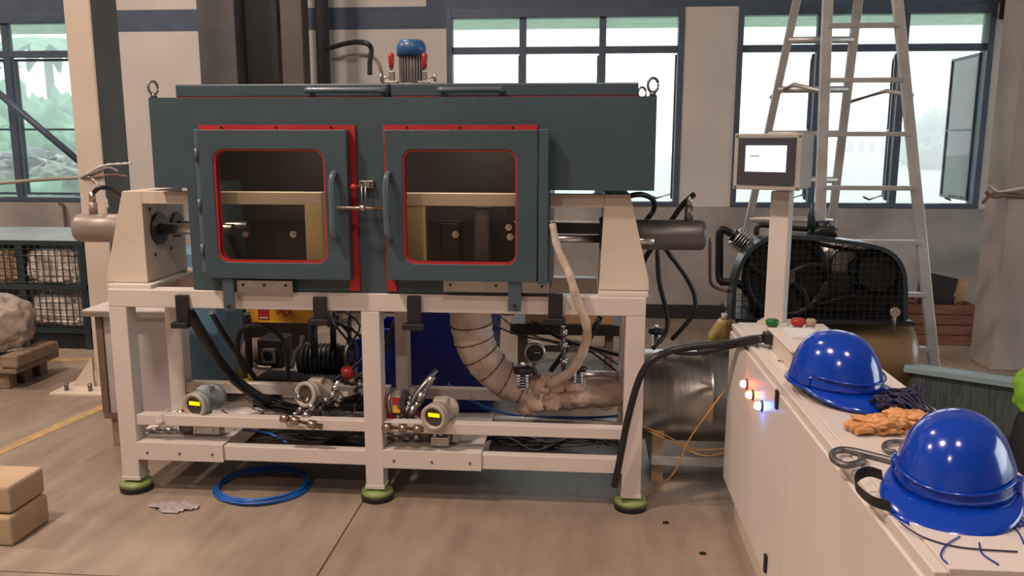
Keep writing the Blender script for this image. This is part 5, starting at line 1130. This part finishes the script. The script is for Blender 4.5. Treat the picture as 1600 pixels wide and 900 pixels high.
q = at(1285, 372, Y=4.72); bm = B(); blob(bm, (q.x, q.y, q.z + .035), (.075, .05, .04), 4, .4, 3, 3, .7); mk('cylinder_head', bm, M['blackmetal'], cp)
cy('air_filter', at(1285, 362, Y=4.72), at(1285, 345, Y=4.72), .04, M['blackmetal'], cp)
q = at(1267, 358, Y=4.7); bm = B(); lathe(bm, q, (0, 0, 1), [(0, .022), (.09, .022), (.115, .01), (.145, .01), (.145, 0)], 16); mk('oil_bottle', bm, M['green'] if False else M['guard'], cp)
q = at(1397, 487, Y=4.5); cy('pressure_dial', (q.x, 4.48, q.z), (q.x, 4.50, q.z), .026, M['chrome'], cp); cy('dial_stem', (q.x, 4.49, tcz + tr_ * .8), (q.x, 4.49, q.z), .01, M['darksteel'], cp, seg=8)

# ------------------------------------------------------------------ A-frame ladder
ld = thing('step_ladder', 'tall aluminium A-frame step ladder standing before the right window', 'ladder', (1.9, 5.2, 0))
def lp_(px, py, Y0, Y1):   # depth runs linearly from Y0 at floor to Y1 at the top of the picture
    return at(px, py, Y=Y0 + (Y1 - Y0) * (640 - py) / 640)
FA = (5.05, 5.25); RB = (6.1, 5.6)
def stile(p0, p1, D, r, nm='stile'):
    a_, b2_ = lp_(*p0, *D), lp_(*p1, *D); d = (b2_ - a_).normalized(); a_ = a_ - d * (a_.z / d.z) if a_.z > 0 else a_ + d * (-a_.z / d.z)
    b2_ = b2_ + d * ((3.55 - b2_.z) / d.z)
    s = Vector((1, 0, 0)); n = d.cross(s).normalized(); bm = B(); vs_ = []
    for p in (a_, b2_):
        for (u, v_) in ((-1, -1), (1, -1), (1, 1), (-1, 1)): vs_.append(bm.verts.new(p + s * u * r + n * v_ * .016))
    bm.faces.new(vs_[:4]); bm.faces.new(vs_[4:])
    for k in range(4): bm.faces.new((vs_[k], vs_[(k + 1) % 4], vs_[4 + (k + 1) % 4], vs_[4 + k]))
    mk(nm, bm, M['alu'], ld, .003); return a_, b2_
fr0 = stile((1281, 345), (1293, 0), FA, .030); fr1 = stile((1462, 600), (1402, 0), FA, .030)
r0 = stile((1170, 345), (1245, 0), RB, .024); r1 = stile((1300, 345), (1341, 0), RB, .026)
def on(seg_, z): a_, b2_ = seg_; return a_.lerp(b2_, (z - a_.z) / (b2_.z - a_.z))
for py in (-45, 40, 125, 209, 293, 377, 460, 545):
    z = lp_(1300 if py < 400 else 1440, py, *FA).z; a_, b2_ = on(fr0, z), on(fr1, z); bm = B(); n = Vector((0, 1, 0))
    box(bm, (a_.x, a_.y - .022, z - .015), (b2_.x, a_.y + .022, z + .012)); mk('tread', bm, M['alu'], ld, .002)
for py in (-15, 63, 140, 209, 281, 343): z = lp_(1240, py, *RB).z; a_, b2_ = on(r0, z), on(r1, z); cy('rung', a_, b2_, .022, M['alu'], ld, seg=10)
bx('top_cap', (min(fr0[1].x, r0[1].x) - .05, 5.1, 3.55), (fr1[1].x + .06, 5.75, 3.6), M['alu'], ld, .005)
for (p0, p1, p2) in (((1205, 152, 5.9), (1240, 132, 5.55), (1287, 143, 5.2)), ((1325, 160, 5.85), (1385, 142, 5.55), (1425, 149, 5.2))):
    tb('spreader', pp(p0, p1, p2), .014, M['alu'], ld, seg=8, smooth=False)
for s_ in (fr1, fr0, r0, r1): bx('rubber_foot', (s_[0].x - .035, s_[0].y - .03, 0), (s_[0].x + .035, s_[0].y + .03, .045), M['black'], ld, .004)

# ------------------------------------------------------------------ crate with cardboard by the wall
cry = 6.75; A = at(1420, 590, Y=cry); Bq = at(1528, 470, Y=cry); zc1 = at(1470, 476, Y=cry).z; z_b = 0
t = thing('packing_crate', 'reddish-brown open wooden packing crate against the wall behind the ladder', 'crate', ((A.x + Bq.x) / 2, 6.9, 0))
x0, x1 = A.x - .1, Bq.x
for k in range(4): 
    hh_ = zc1 / 4; bx('plank', (x0, cry, k * hh_ + .004), (x1, cry + .02, (k + 1) * hh_ - .004), M['cratewood'], t, .002); bx('plank', (x0, cry + .58, k * hh_ + .004), (x1, cry + .6, (k + 1) * hh_ - .004), M['cratewood'], t, .002)
    bx('plank', (x0, cry + .02, k * hh_ + .004), (x0 + .02, cry + .58, (k + 1) * hh_ - .004), M['cratewood'], t); bx('plank', (x1 - .02, cry + .02, k * hh_ + .004), (x1, cry + .58, (k + 1) * hh_ - .004), M['cratewood'], t)
bx('bottom_board', (x0 + .02, cry + .02, .01), (x1 - .02, cry + .58, .03), M['cratewood'], t)
for i, (pts, mm) in enumerate([(((1424, 478), (1448, 425), (1498, 436), (1478, 480)), 'inside'), (((1484, 482), (1500, 435), (1515, 436), (1506, 482)), 'card'), (((1424, 480), (1436, 440), (1446, 444), (1440, 480)), 'cratewood')]):
    Yf = cry + .12 + i * .09; bm = B(); P_ = [at(a_, b2_, Y=Yf) for a_, b2_ in pts]; prism(bm, [(p.x, p.z - (.2 if j in (0, 3) else 0)) for j, p in enumerate(P_)], 'y', Yf, Yf + .012)
    mk('carton_flap', bm, M[mm], label=['dark brown cardboard flap standing in the crate', 'light brown cardboard strip standing at the right of the crate', 'reddish board leaning at the left of the crate'][i], cat='cardboard', group='cardboard standing in the packing crate')
bm = B(); q = at(1472, 472, Y=cry + .3); blob(bm, (q.x, cry + .42, zc1 - .02), (.12, .09, .08), 9, .6, 4, 4, 1); mk('crumpled_wrap', bm, M['clear'], label='crumpled clear wrapping in the packing crate', cat='plastic')

# low bench with pale edge and sheet with painted reflections, right background
bz_ = .42
A = at(1428, 574, Z=bz_); Bq = at(1610, 600, Z=bz_)
t = thing('low_bench', 'low bench with a pale blue-grey metal edge and dark side painted with reflection streaks at far right', 'bench', (2.3, 4.2, 0))
d = (Bq - A); d.z = 0; L = d.length + .5; an = math.atan2(d.y, d.x); Rb = Matrix.Rotation(an, 3, 'Z')
def bb_(name, a, b2, m, bev=0):
    bm = B(); box(bm, a, b2)
    for v_ in bm.verts: v_.co = Rb @ v_.co + Vector((A.x, A.y, 0))
    return mk(name, bm, m, t, bev)
bb_('top', (-.05, -.0, bz_ - .035), (L, .10, bz_), M['edge'], .004)
bb_('side_sheet', (0, .03, .06), (L, .05, bz_ - .035), M['panelclear'])
for xx in (.0, L * .55, L - .06): bb_('leg', (xx, .04, 0), (xx + .05, .095, bz_ - .035), M['darksteel'])
# bright green and black bundle at right edge
q = at(1600, 690, Y=2.9); t = thing('work_vest', 'neon green and black clothing bundle at the right picture edge', 'clothing', (1.9, 2.9, 0))
q0 = at(1612, 612, Y=2.9); bm = B(); blob(bm, (q0.x + .06, 2.95, q0.z - .02), (.075, .09, .085), 2, .15, 3, 4, .7); mk('green_part', bm, M['fluo'], t)
bm = B(); blob(bm, (q0.x + .07, 2.95, q0.z - .34), (.08, .09, .28), 6, .12, 2, 4, .6); mk('black_part', bm, M['black'], t)
bx('stool_seat', (q0.x - .01, 2.86, q0.z - .64), (q0.x + .2, 3.05, q0.z - .60), M['darksteel'], t)
for (a_, b2_) in ((.0, 2.87), (.17, 2.87), (.0, 3.02), (.17, 3.02)): bx('stool_leg', (q0.x + a_, b2_, 0), (q0.x + a_ + .02, b2_ + .02, q0.z - .6), M['darksteel'], t)
# cables on the floor at right background
q = at(1400, 640, Z=0); tangle('floor_cables', (q.x + .15, q.y - .1, 0), .35, .2, .04, 6, .007, M['black'], 'loose black cables lying on the floor behind the near cabinet', 12)
